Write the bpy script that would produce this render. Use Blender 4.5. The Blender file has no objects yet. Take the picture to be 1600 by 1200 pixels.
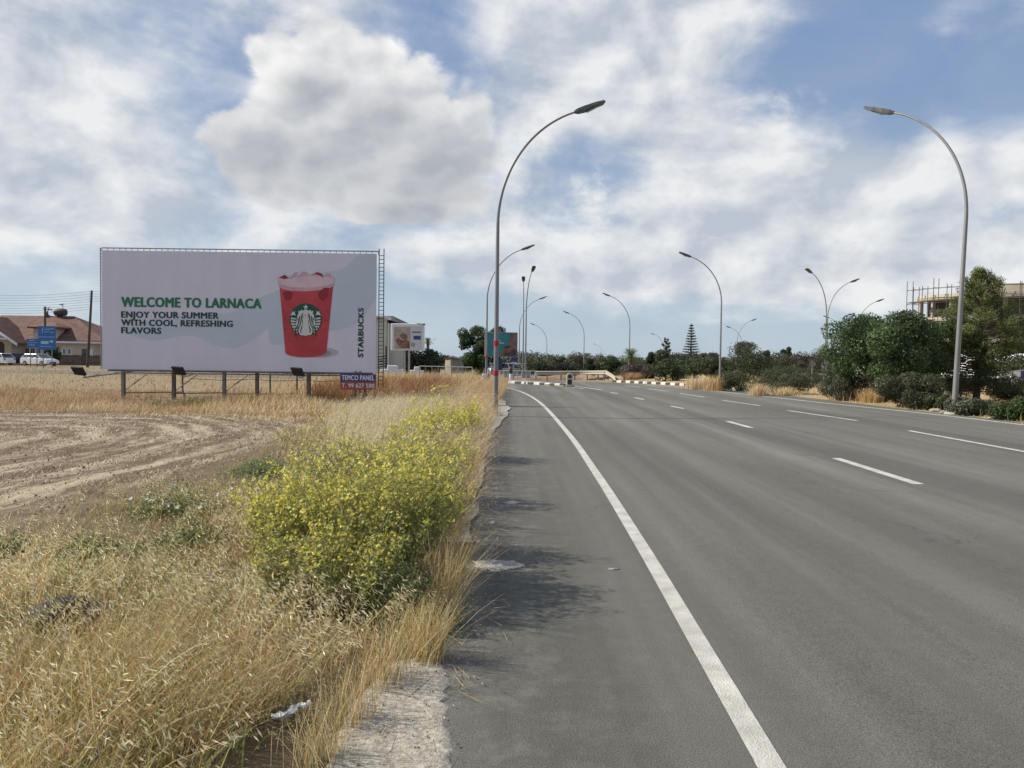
import bpy, math, random
import numpy as np
from mathutils import Vector, Matrix
random.seed(7); rng = np.random.default_rng(7)
R = math.radians
scene = bpy.context.scene
col = scene.collection

# ------------------------------------------------------------------ camera
CAMZ = 1.65; FPX = 1160.0; PITCH = math.atan(40/FPX); ROLL = R(0.75)
Fv = Vector((0, math.cos(PITCH), -math.sin(PITCH)))
R0 = Vector((1, 0, 0)); U0 = Vector((0, math.sin(PITCH), math.cos(PITCH)))
Rv = math.cos(ROLL)*R0 + math.sin(ROLL)*U0
Uv = -math.sin(ROLL)*R0 + math.cos(ROLL)*U0
CP = Vector((0, 0, CAMZ))
cd = bpy.data.cameras.new('camera'); cam = bpy.data.objects.new('camera', cd); col.objects.link(cam)
cd.sensor_width = 36; cd.lens = 36*FPX/1600; cd.clip_start = .05; cd.clip_end = 20000
M = Matrix((Rv, Uv, -Fv)).transposed().to_4x4(); M.translation = CP; cam.matrix_world = M
scene.camera = cam

# ------------------------------------------------------------------ light
SUN_AZ = R(-81); SUN_EL = R(37)
SUN = Vector((math.sin(SUN_AZ)*math.cos(SUN_EL), math.cos(SUN_AZ)*math.cos(SUN_EL), math.sin(SUN_EL)))
sl = bpy.data.lights.new('sun', 'SUN'); sl.energy = 4.4; sl.angle = R(0.9); sl.color = (1, .92, .79)
so = bpy.data.objects.new('sun', sl); col.objects.link(so)
so.rotation_euler = (-SUN).to_track_quat('-Z', 'Y').to_euler(); so.location = (-30, 5, 40)
scene.view_settings.view_transform = 'Standard'; scene.view_settings.look = 'None'
scene.view_settings.exposure = 0.5; scene.view_settings.gamma = 1

def ray(px, py): return Fv*FPX + (px-800)*Rv - (py-600)*Uv

world = bpy.data.worlds.new('World'); scene.world = world; world.use_nodes = True
VEIL = [(80,110,250,210,.20),(120,330,260,90,.12),(900,60,230,110,.17),(1060,150,110,150,.16),(880,190,150,110,.10),(1020,400,230,80,.18),(1400,270,250,90,.24),(1200,360,200,80,.16),(1130,250,100,100,.10),
  (900,410,170,40,.14),(1500,400,220,70,.16),(1150,435,110,22,.14),(1470,90,40,110,.12),(1300,140,160,70,-.24),(930,290,55,90,-.14),(320,100,90,100,-.12),(690,40,90,60,-.12),
  (1550,170,110,60,-.16),(1550,335,80,25,-.14),(300,220,70,70,-.10),(1150,540,900,60,-.20),(400,540,600,90,-.10),(1390,20,160,50,-.04),(790,330,80,90,.12),(700,110,80,60,-.12),(1080,300,70,45,-.12),(1560,440,180,60,.2),(1250,455,260,40,.12)]
CUM = [(590,215,120,90),(430,85,58,50),(520,80,80,52),(590,100,60,50),(640,160,80,70),(470,180,90,80),(395,240,66,60),(520,265,150,78),(690,230,105,85),(680,300,120,50),(590,325,110,28),(735,195,50,60)]
CORE = [(520,265,190,75),(690,285,150,75),(430,250,90,50),(600,185,100,60),(640,330,150,35),(500,150,60,40)]
def build_world():
    nt = world.node_tree; N = nt.nodes; L = nt.links; N.clear()
    def new(t, **k):
        n = N.new(t)
        for a, b in k.items(): setattr(n, a, b)
        return n
    def put(sock, v):
        if hasattr(v, 'is_linked') or isinstance(v, bpy.types.NodeSocket): L.new(v, sock)
        else: sock.default_value = v
    def m(op, a, b=0.0, c=None, clamp=False):
        n = new('ShaderNodeMath', operation=op, use_clamp=clamp); put(n.inputs[0], a); put(n.inputs[1], b)
        if c is not None: put(n.inputs[2], c)
        return n.outputs[0]
    def ss(x, a, b):
        n = new('ShaderNodeMapRange', interpolation_type='SMOOTHSTEP'); put(n.inputs[0], x)
        n.inputs[1].default_value = a; n.inputs[2].default_value = b; return n.outputs[0]
    def vm(op, a, b=None, s=None):
        n = new('ShaderNodeVectorMath', operation=op); put(n.inputs[0], a)
        if b is not None: put(n.inputs[1], b)
        if s is not None: n.inputs['Scale'].default_value = s
        return n.outputs[0]
    def noise(vec, scale, det=6, rough=.55, dist=0.0, off=(0, 0, 0)):
        n = new('ShaderNodeTexNoise'); put(n.inputs['Vector'], vm('ADD', vec, off)); n.inputs['Scale'].default_value = scale
        n.inputs['Detail'].default_value = det; n.inputs['Roughness'].default_value = rough; n.inputs['Distortion'].default_value = dist
        return n.outputs[0]
    def mix(f, a, b):
        n = new('ShaderNodeMix', data_type='RGBA'); put(n.inputs[0], f); put(n.inputs[6], a); put(n.inputs[7], b); return n.outputs[2]
    tc = new('ShaderNodeTexCoord').outputs['Generated']
    sep = new('ShaderNodeSeparateXYZ'); L.new(tc, sep.inputs[0]); x, y, z = sep.outputs
    az = m('ARCTAN2', x, y); el = m('ARCSINE', z)
    zz = m('ADD', m('MAXIMUM', z, 0), .16)
    cmb = new('ShaderNodeCombineXYZ'); L.new(m('DIVIDE', x, zz), cmb.inputs[0]); L.new(m('DIVIDE', y, zz), cmb.inputs[1]); cmb.inputs[2].default_value = 3.1
    pl = cmb.outputs[0]
    cm2 = new('ShaderNodeCombineXYZ'); L.new(az, cm2.inputs[0]); L.new(m('MULTIPLY', el, 1.5), cm2.inputs[1]); cm2.inputs[2].default_value = .7
    sp = cm2.outputs[0]
    big = noise(sp, 3.2, 3, .5, 0.1)
    puffA = noise(sp, 7, 8, .55, .2)
    puffB = noise(vm('ADD', sp, (-.034, .036, 0)), 7, 8, .55, .2)
    plan = noise(pl, .9, 8, .58, .3)
    def billow(off):
        w = new('ShaderNodeTexNoise'); L.new(sp, w.inputs['Vector']); w.inputs['Scale'].default_value = 14; w.inputs['Detail'].default_value = 5; w.inputs['Roughness'].default_value = .65
        ofs = vm('ADD', vm('SCALE', w.outputs['Color'], s=.035), off); p = vm('ADD', sp, ofs); h = None
        for sc, amp in ((9, .62), (25, .30)):
            v = new('ShaderNodeTexVoronoi'); v.feature = 'F1'; v.inputs['Scale'].default_value = sc; L.new(p, v.inputs['Vector'])
            q = m('MULTIPLY', m('SUBTRACT', 1.0, v.outputs['Distance']), amp); h = q if h is None else m('ADD', h, q)
        return h
    bilA = billow((0, 0, 0)); bilB = billow((-.016, .020, 0))
    cm3 = new('ShaderNodeCombineXYZ'); L.new(m('MULTIPLY', az, .55), cm3.inputs[0]); L.new(m('ADD', m('MULTIPLY', el, 2.6), m('MULTIPLY', az, .35)), cm3.inputs[1])
    streak = noise(cm3.outputs[0], 6, 7, .6, .5)
    wn_ = m('SUBTRACT', noise(sp, 11, 7, .6, .3, (5, 2, 1)), .5); wobV = m('MULTIPLY', wn_, 1.9)
    wob = m('ADD', m('MULTIPLY', wn_, 1.0), m('MULTIPLY', m('SUBTRACT', .62, bilA), .8))
    def blob(px, py, rx, ry, soft=.45, wb=None):
        d = ray(px, py).normalized(); a0 = math.atan2(d.x, d.y); e0 = math.asin(d.z)
        dx = m('DIVIDE', m('SUBTRACT', az, a0), rx/FPX); dy = m('DIVIDE', m('SUBTRACT', el, e0), ry/FPX)
        r = m('SQRT', m('ADD', m('MULTIPLY', dx, dx), m('MULTIPLY', dy, dy)))
        r = m('ADD', r, wob if wb is None else wb)
        return ss(r, 1+soft, 1-soft)
    # thin veil and wispy cloud, sculpted by wide soft blobs
    dens = m('ADD', m('MULTIPLY', plan, .58), m('MULTIPLY', puffA, .46))
    dens = m('ADD', dens, m('MULTIPLY', streak, .35))
    for (px, py, rx, ry, g) in VEIL: dens = m('ADD', dens, m('MULTIPLY', blob(px, py, rx, ry, .85, wobV), g))
    veil = m('ADD', m('MULTIPLY', ss(dens, .57, .93), .88), .10)
    relief = m('SUBTRACT', puffA, puffB)
    lit = m('ADD', .5, m('MULTIPLY', relief, 3.6), clamp=True)
    bl = m('ADD', .45, m('ADD', m('MULTIPLY', m('SUBTRACT', bilA, bilB), 2.2), m('MULTIPLY', relief, 2.0)), clamp=True)
    cum = None
    for (px, py, rx, ry) in CUM:
        b = blob(px, py, rx, ry, .15); cum = b if cum is None else m('MAXIMUM', cum, b)
    core = None
    for (px, py, rx, ry) in CORE:
        b = blob(px, py, rx, ry, .95); core = b if core is None else m('MAXIMUM', core, b)
    sky = new('ShaderNodeTexSky', sky_type='NISHITA', sun_disc=False, sun_elevation=SUN_EL, sun_rotation=SUN_AZ,
              altitude=10, air_density=1.0, dust_density=.6, ozone_density=2.0)
    rp = new('ShaderNodeValToRGB'); L.new(ss(el, 0.0, .55), rp.inputs[0]); e = rp.color_ramp.elements
    K = 10
    e[0].position = 0; e[0].color = (.47, .59, .71, 1); e[1].position = 1; e[1].color = (.20, .315, .56, 1)
    q = e.new(.22); q.color = (.33, .45, .63, 1); q = e.new(.6); q.color = (.225, .345, .57, 1)
    air = vm('SCALE', rp.outputs[0], s=K*.92)
    skc = mix(.82, sky.outputs[0], air)
    white = mix(lit, (4.9, 5.35, 6.05, 1), (8.5, 8.5, 8.45, 1))
    c1 = mix(m('MULTIPLY', veil, .93), skc, white)
    grey = mix(bl, (3.7, 3.95, 4.4, 1), (5.2, 5.35, 5.65, 1))
    puffy = mix(m('ADD', bl, .12, clamp=True), (5.9, 6.1, 6.4, 1), (9.2, 9.1, 8.9, 1))
    cumcol = mix(m('MULTIPLY', core, .9), puffy, grey)
    c2 = mix(m('MULTIPLY', cum, .96), c1, cumcol)
    world.cycles.sampling_method = 'MANUAL'; world.cycles.sample_map_resolution = 512
    bg = new('ShaderNodeBackground'); L.new(c2, bg.inputs[0]); bg.inputs[1].default_value = .075
    out = new('ShaderNodeOutputWorld'); L.new(bg.outputs[0], out.inputs[0])
build_world()

# ------------------------------------------------------------------ ground shape and picking
def sstep(a, b, x):
    t = np.clip((np.asarray(x, float)-a)/(b-a), 0, 1); return t*t*(3-2*t)
def gz(x, y):
    x = np.asarray(x, float); y = np.asarray(y, float)
    z = .28*sstep(1, 14, x) - .015*np.clip(y-55, 0, 85)*sstep(-28, -6, x)
    lft = sstep(-.9, -2.2, x) if False else 1-sstep(-2.4, -.9, x)
    return z + lft*(.05*np.sin(x*.9+y*.35)*np.sin(y*.5-x*.2))*sstep(60, 30, y)*1.0
def gz1(x, y): return float(gz(x, y))
def at(px, py, Y):
    r = ray(px, py); t = Y/r.y; return CP + r*t
def G(px, py):
    r = ray(px, py); t = (CAMZ)/(-r.z)
    for _ in range(12):
        p = CP + r*t; t = (CAMZ - gz1(p.x, p.y))/(-r.z)
    return CP + r*t
def onG(px, Y):
    """the ground point in the vertical plane of image column px (near the horizon) at depth Y"""
    p = at(px, 575, Y); return Vector((p.x, Y, gz1(p.x, Y)))

# ------------------------------------------------------------------ materials
def _bsdf(nt): return nt.nodes['Principled BSDF']
def mat(name, color, rough=.7, metal=0.0, vary=.18, scale=4.0, bump=0.0, bscale=40, dirt=None, stretch=(1, 1, 1), spec=.4, detail=5):
    m = bpy.data.materials.new(name); m.use_nodes = True; nt = m.node_tree; b = _bsdf(nt); N = nt.nodes; L = nt.links
    b.inputs['Roughness'].default_value = rough; b.inputs['Metallic'].default_value = metal
    b.inputs['Specular IOR Level'].default_value = spec
    tc = N.new('ShaderNodeTexCoord'); mp = N.new('ShaderNodeMapping'); mp.inputs['Scale'].default_value = stretch
    L.new(tc.outputs['Object'], mp.inputs[0])
    n = N.new('ShaderNodeTexNoise'); n.inputs['Scale'].default_value = scale; n.inputs['Detail'].default_value = detail; n.inputs['Roughness'].default_value = .6
    L.new(mp.outputs[0], n.inputs['Vector'])
    rp = N.new('ShaderNodeValToRGB'); c = color
    lo = tuple(v*(1-vary) for v in c[:3]); hi = tuple(min(1, v*(1+vary)) for v in c[:3])
    if dirt: lo = dirt
    rp.color_ramp.elements[0].position = .3; rp.color_ramp.elements[1].position = .7
    rp.color_ramp.elements[0].color = (*lo, 1); rp.color_ramp.elements[1].color = (*hi, 1)
    L.new(n.outputs[0], rp.inputs[0]); L.new(rp.outputs[0], b.inputs['Base Color'])
    if bump:
        n2 = N.new('ShaderNodeTexNoise'); n2.inputs['Scale'].default_value = bscale; n2.inputs['Detail'].default_value = 4
        L.new(mp.outputs[0], n2.inputs['Vector'])
        bp = N.new('ShaderNodeBump'); bp.inputs['Strength'].default_value = bump; bp.inputs['Distance'].default_value = .02
        L.new(n2.outputs[0], bp.inputs['Height']); L.new(bp.outputs[0], b.inputs['Normal'])
    return m
def leafmat(name, trans=.35, gain=1.0, rough=.6):
    m = bpy.data.materials.new(name); m.use_nodes = True; nt = m.node_tree; N = nt.nodes; L = nt.links
    b = _bsdf(nt); b.inputs['Roughness'].default_value = rough; b.inputs['Specular IOR Level'].default_value = .3
    a = N.new('ShaderNodeAttribute'); a.attribute_name = 'tint'
    L.new(a.outputs['Color'], b.inputs['Base Color'])
    t = N.new('ShaderNodeBsdfTranslucent'); L.new(a.outputs['Color'], t.inputs[0])
    mx = N.new('ShaderNodeMixShader'); mx.inputs[0].default_value = trans
    L.new(b.outputs[0], mx.inputs[1]); L.new(t.outputs[0], mx.inputs[2]); L.new(mx.outputs[0], N['Material Output'].inputs[0])
    return m
LEAF = leafmat('foliage'); STRAW = leafmat('dry_grass', .3); PETAL = leafmat('petal', .45)
METAL = mat('galvanised_steel', (.22, .22, .22), .5, .3, .15, 1.5, stretch=(3, 3, .6))
DARKMETAL = mat('dark_metal', (.06, .06, .06), .6, .3, .3, 6)
LAMPGREY = mat('lamp_housing', (.075, .08, .075), .5, .1, .2, 8)
RUST = mat('weathered_steel', (.17, .14, .12), .75, .2, .35, 5)
BARK = mat('bark', (.10, .075, .055), .9, 0, .4, 12, .6, 30)
CONC = mat('concrete', (.34, .32, .28), .9, 0, .25, 2.5, .35, 60)
WHITEP = mat('white_paint', (.58, .57, .53), .6, 0, .08, 3)
BLACKP = mat('black_paint', (.05, .05, .05), .6, 0, .3, 5)
REDTAPE = mat('red_tape', (.38, .02, .03), .4, 0, .2, 20)
GLASS = mat('dark_glass', (.03, .035, .04), .15, 0, .2, 1, spec=.7)

# ------------------------------------------------------------------ mesh helpers
def tag(o, label=None, cat=None, group=None, kind=None):
    if label: o['label'] = label
    if cat: o['category'] = cat
    if group: o['group'] = group
    if kind: o['kind'] = kind
    return o
def thing(name, label, cat, loc=(0, 0, 0), rz=0, group=None):
    o = bpy.data.objects.new(name, None); col.objects.link(o); o.location = loc; o.rotation_euler = (0, 0, rz)
    o.empty_display_size = .2
    return tag(o, label, cat, group)
def link(name, me, parent=None):
    o = bpy.data.objects.new(name, me); col.objects.link(o)
    if parent is not None: o.parent = parent
    return o
def dup(o, parent=None):
    c = o.copy(); col.objects.link(c); c.parent = parent
    for ch in list(o.children): dup(ch, c)
    return c
class MB:
    def __init__(s): s.v = []; s.f = []; s.sm = []
    def add(s, vs, fs, smooth=False):
        k = len(s.v); s.v += [tuple(v) for v in vs]; s.f += [tuple(i+k for i in f) for f in fs]; s.sm += [smooth]*len(fs); return s
    def box(s, a, b):
        (x0, y0, z0), (x1, y1, z1) = a, b
        vs = [(x0,y0,z0),(x1,y0,z0),(x1,y1,z0),(x0,y1,z0),(x0,y0,z1),(x1,y0,z1),(x1,y1,z1),(x0,y1,z1)]
        return s.add(vs, [(0,3,2,1),(4,5,6,7),(0,1,5,4),(1,2,6,5),(2,3,7,6),(3,0,4,7)])
    def bbox(s, a, b, e=.02):
        """box with chamfered vertical edges and top"""
        (x0, y0, z0), (x1, y1, z1) = a, b
        def ring(z, i): return [(x0+e+i,y0+i,z),(x1-e-i,y0+i,z),(x1-i,y0+e+i,z),(x1-i,y1-e-i,z),(x1-e-i,y1-i,z),(x0+e+i,y1-i,z),(x0+i,y1-e-i,z),(x0+i,y0+e+i,z)]
        vs = ring(z0, 0)+ring(z1-e, 0)+ring(z1, e)
        fs = [tuple(range(7, -1, -1)), tuple(range(16, 24))]
        for r_ in (0, 8):
            for i in range(8): j = (i+1) % 8; fs.append((r_+i, r_+j, r_+8+j, r_+8+i))
        return s.add(vs, fs)
    def tube(s, pts, rad, n=8, cap=True):
        pts = [Vector(p) for p in pts]; rad = [rad]*len(pts) if not hasattr(rad, '__len__') else rad
        vs = []; up = Vector((0, 0, 1)); prev = None
        for i, p in enumerate(pts):
            d = (pts[min(i+1, len(pts)-1)]-pts[max(i-1, 0)]).normalized()
            if prev is None: a = d.orthogonal().normalized()
            else: a = (prev - d*prev.dot(d)).normalized()
            prev = a; b = d.cross(a)
            for k in range(n):
                t = 2*math.pi*k/n; vs.append(p + (a*math.cos(t)+b*math.sin(t))*rad[i])
        fs = []
        for i in range(len(pts)-1):
            for k in range(n):
                j = (k+1) % n; fs.append((i*n+k, i*n+j, (i+1)*n+j, (i+1)*n+k))
        s.add(vs, fs, True)
        if cap:
            k = len(s.v)-len(vs); s.f += [tuple(k+i for i in range(n-1, -1, -1)), tuple(k+(len(pts)-1)*n+i for i in range(n))]; s.sm += [False, False]
        return s
    def lathe(s, prof, c=(0, 0, 0), n=20, axis='z'):
        vs = []
        for r_, h in prof:
            for k in range(n):
                t = 2*math.pi*k/n; a, b = r_*math.cos(t), r_*math.sin(t)
                vs.append((c[0]+a, c[1]+b, c[2]+h) if axis == 'z' else (c[0]+a, c[1]+h, c[2]+b) if axis == 'y' else (c[0]+h, c[1]+a, c[2]+b))
        fs = []
        for i in range(len(prof)-1):
            for k in range(n): j = (k+1) % n; fs.append((i*n+k, i*n+j, (i+1)*n+j, (i+1)*n+k))
        fs += [tuple(range(n-1, -1, -1)), tuple((len(prof)-1)*n+i for i in range(n))]
        return s.add(vs, fs, True)
    def prism(s, poly, y0, y1):
        """polygon in x-z extruded along y"""
        n = len(poly); vs = [(x, y0, z) for x, z in poly]+[(x, y1, z) for x, z in poly]
        fs = [tuple(range(n)), tuple(range(2*n-1, n-1, -1))]+[(i, i+n, (i+1) % n+n, (i+1) % n) for i in range(n)]
        return s.add(vs, fs)
    def slab(s, poly, z0, z1):
        n = len(poly); vs = [(x, y, z0) for x, y in poly]+[(x, y, z1) for x, y in poly]
        fs = [tuple(range(n-1, -1, -1)), tuple(range(n, 2*n))]+[(i, (i+1) % n, (i+1) % n+n, i+n) for i in range(n)]
        return s.add(vs, fs)
    def build(s, name, m, parent=None):
        me = bpy.data.meshes.new(name); me.from_pydata(s.v, [], s.f); me.update()
        me.polygons.foreach_set('use_smooth', s.sm)
        if any(s.sm):
            try: me.set_sharp_from_angle(angle=R(45))
            except Exception: pass
        me.materials.append(m); return link(name, me, parent)
def quadmesh(name, V, tint, m, parent=None):
    """V: (N,4,3) quads; tint (N,3) or (N,4,3)"""
    n = len(V); me = bpy.data.meshes.new(name)
    me.vertices.add(n*4); me.vertices.foreach_set('co', np.ascontiguousarray(V, np.float32).ravel())
    me.loops.add(n*4); me.loops.foreach_set('vertex_index', np.arange(n*4, dtype=np.int32))
    me.polygons.add(n); me.polygons.foreach_set('loop_start', np.arange(0, n*4, 4, dtype=np.int32))
    me.update(calc_edges=True)
    if tint.ndim == 2: tint = np.repeat(tint[:, None, :], 4, 1)
    c = np.concatenate([tint, np.ones((n, 4, 1))], 2).astype(np.float32)
    at_ = me.color_attributes.new('tint', 'FLOAT_COLOR', 'POINT'); at_.data.foreach_set('color', c.ravel())
    me.materials.append(m); return link(name, me, parent)
def nrm(a): return a/np.maximum(np.linalg.norm(a, axis=-1, keepdims=True), 1e-9)
def leaves(C, nor, l, w):
    n = len(C); t = nrm(np.cross(nor, rng.normal(size=(n, 3)))); b = nrm(np.cross(nor, t))
    l = np.broadcast_to(l, (n,))[:, None]; w = np.broadcast_to(w, (n,))[:, None]
    return np.stack([C-t*l, C+b*w, C+t*l, C-b*w], 1)
def pal(n, cols, jit=.18, wts=None):
    cols = np.array(cols); i = rng.choice(len(cols), n, p=wts)
    return np.clip(cols[i]*(1+jit*rng.normal(size=(n, 1)))*(1+.05*rng.normal(size=(n, 3))), .004, .95)
def vnoise(x, y, s, seed=0):
    """smooth value noise, vectorised"""
    r = np.random.default_rng(seed).random((64, 64)); x = np.asarray(x)*s+1000; y = np.asarray(y)*s+1000
    i = np.floor(x).astype(int); j = np.floor(y).astype(int); u = x-i; v = y-j; u = u*u*(3-2*u); v = v*v*(3-2*v)
    g = lambda a, b: r[a % 64, b % 64]
    return (g(i, j)*(1-u)+g(i+1, j)*u)*(1-v)+(g(i, j+1)*(1-u)+g(i+1, j+1)*u)*v

# ------------------------------------------------------------------ ground
def ground_material():
    m = bpy.data.materials.new('field_soil'); m.use_nodes = True; nt = m.node_tree; N = nt.nodes; L = nt.links; b = _bsdf(nt)
    b.inputs['Roughness'].default_value = .95; b.inputs['Specular IOR Level'].default_value = .15
    def mt(op, a, c=0.0, clamp=False):
        n = N.new('ShaderNodeMath'); n.operation = op; n.use_clamp = clamp
        for s, v in ((n.inputs[0], a), (n.inputs[1], c)):
            if isinstance(v, bpy.types.NodeSocket): L.new(v, s)
            else: s.default_value = v
        return n.outputs[0]
    def ssn(x, a, c):
        n = N.new('ShaderNodeMapRange'); n.interpolation_type = 'SMOOTHSTEP'; L.new(x, n.inputs[0]); n.inputs[1].default_value = a; n.inputs[2].default_value = c; return n.outputs[0]
    def mixc(f, a, c):
        n = N.new('ShaderNodeMix'); n.data_type = 'RGBA'
        for s, v in ((n.inputs[0], f), (n.inputs[6], a), (n.inputs[7], c)):
            if isinstance(v, bpy.types.NodeSocket): L.new(v, s)
            else: s.default_value = v if not isinstance(v, tuple) else (*v, 1)
        return n.outputs[2]
    def noi(v, sc, det=6, ro=.6):
        n = N.new('ShaderNodeTexNoise'); L.new(v, n.inputs['Vector']); n.inputs['Scale'].default_value = sc; n.inputs['Detail'].default_value = det; n.inputs['Roughness'].default_value = ro; return n.outputs[0]
    tc = N.new('ShaderNodeTexCoord').outputs['Object']; sp = N.new('ShaderNodeSeparateXYZ'); L.new(tc, sp.inputs[0]); x, y, z = sp.outputs
    # rows left by the mower: distance to a rounded corner
    ax = mt('MAXIMUM', mt('ADD', x, 11.0), 0.0); ay = mt('MAXIMUM', mt('SUBTRACT', y, 14.0), 0.0)
    d = mt('SQRT', mt('ADD', mt('MULTIPLY', ax, ax), mt('MULTIPLY', ay, ay)))
    d2 = mt('ADD', d, mt('MULTIPLY', mt('SUBTRACT', noi(tc, .35, 3), .5), 1.2))
    cb = N.new('ShaderNodeCombineXYZ'); L.new(mt('MULTIPLY', d2, 2.0), cb.inputs[0]); L.new(mt('MULTIPLY', mt('SUBTRACT', x, y), .16), cb.inputs[1])
    rows = noi(cb.outputs[0], 1.0, 9, .72)
    fine = noi(tc, 34, 7, .78); med = noi(tc, 2.2, 6, .65); bigp = noi(tc, .12, 4, .5)
    bare = mixc(fine, (.075, .054, .034), (.235, .17, .11))
    straw = mixc(fine, (.24, .19, .13), (.70, .60, .44))
    f = mt('ADD', ssn(rows, .42, .66), mt('MULTIPLY', mt('SUBTRACT', med, .5), 1.6), True)
    c = mixc(f, bare, straw)
    far = ssn(y, 22, 34)
    farc = mixc(med, (.17, .125, .075), (.36, .285, .185)); c = mixc(far, c, farc)
    right = ssn(x, 8, 11)
    rc = mixc(med, (.28, .19, .09), (.55, .42, .23)); c = mixc(right, c, rc)
    verge = mt('MULTIPLY', ssn(x, -5.2, -4.0), ssn(x, 3.0, 1.0))
    c = mixc(verge, c, mixc(med, (.11, .08, .05), (.24, .18, .11)))
    grn = mixc(med, (.07, .08, .04), (.16, .16, .08)); c = mixc(ssn(y, 130, 260), c, grn)
    L.new(c, b.inputs['Base Color'])
    bp = N.new('ShaderNodeBump'); bp.inputs['Strength'].default_value = .9; bp.inputs['Distance'].default_value = .08
    L.new(mt('ADD', mt('ADD', mt('MULTIPLY', rows, .9), mt('MULTIPLY', fine, .35)), mt('MULTIPLY', med, .3)), bp.inputs['Height']); L.new(bp.outputs[0], b.inputs['Normal'])
    return m
def grid(name, xs, ys, zf, m):
    X, Y = np.meshgrid(xs, ys); Z = zf(X, Y); nx, ny = len(xs), len(ys)
    me = bpy.data.meshes.new(name); i = np.arange(nx*ny).reshape(ny, nx)
    f = np.stack([i[:-1, :-1], i[:-1, 1:], i[1:, 1:], i[1:, :-1]], -1).reshape(-1, 4)
    me.from_pydata(np.stack([X, Y, Z], -1).reshape(-1, 3).tolist(), [], f.tolist()); me.polygons.foreach_set('use_smooth', [True]*len(f))
    me.materials.append(m); return link(name, me)
xs = np.concatenate([-np.geomspace(3500, 32, 26), np.arange(-30, 30.1, .5), np.geomspace(32, 3500, 26)])
ys = np.concatenate([np.linspace(-200, -12, 12), np.arange(-10, 60.1, .5), np.arange(62, 145, 3), np.geomspace(150, 6000, 26)])
EDGE_L = [(-.36,-25),(-.36,-5),(-.36,3),(-.36,6),(-.42,10),(-.47,14),(-.33,18),(-.16,21),(-.08,24.5),(-.35,29),(-.85,33),(-1.5,37),(-2.6,41),(-5,45.5),(-10,50),(-18,54),(-32,58),(-55,62)]
EDGE_R = [(12.6,-25),(12.5,-5),(12.5,3),(12.5,6),(12.4,10),(12.35,14),(12.3,18),(12.1,21),(11.9,25),(11.7,29),(11.3,33),(10.2,38),(8.6,44),(6.9,49),(3.2,55),(-6,60.5),(-20,65),(-45,69)]
def resample(P, k):
    P = np.array(P, float); out = []
    for i in range(len(P)-1):
        p0 = P[max(i-1, 0)]; p1 = P[i]; p2 = P[i+1]; p3 = P[min(i+2, len(P)-1)]
        for t in np.arange(k)/k: out.append(.5*((2*p1)+(-p0+p2)*t+(2*p0-5*p1+4*p2-p3)*t*t+(-p0+3*p1-3*p2+p3)*t**3))
    out.append(P[-1]); return np.array(out)
def strip(name, A, B, n, dz, m, parent=None, kind=None):
    T = np.linspace(0, 1, n)[None, :, None]; P = A[:, None, :]*(1-T)+B[:, None, :]*T
    Z = gz(P[..., 0], P[..., 1])+dz; V = np.concatenate([P, Z[..., None]], 2); r_, c = Z.shape
    i = np.arange(r_*c).reshape(r_, c); f = np.stack([i[:-1, :-1], i[:-1, 1:], i[1:, 1:], i[1:, :-1]], -1).reshape(-1, 4)
    me = bpy.data.meshes.new(name); me.from_pydata(V.reshape(-1, 3).tolist(), [], f.tolist()); me.polygons.foreach_set('use_smooth', [True]*len(f))
    me.materials.append(m); o = link(name, me, parent)
    if kind: o['kind'] = kind
    return o
EL = resample(EDGE_L, 6); ER = resample(EDGE_R, 6)
g = grid('ground', xs, ys, lambda X, Y: gz(X, Y)-.012, ground_material()); g['kind'] = 'structure'

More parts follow.
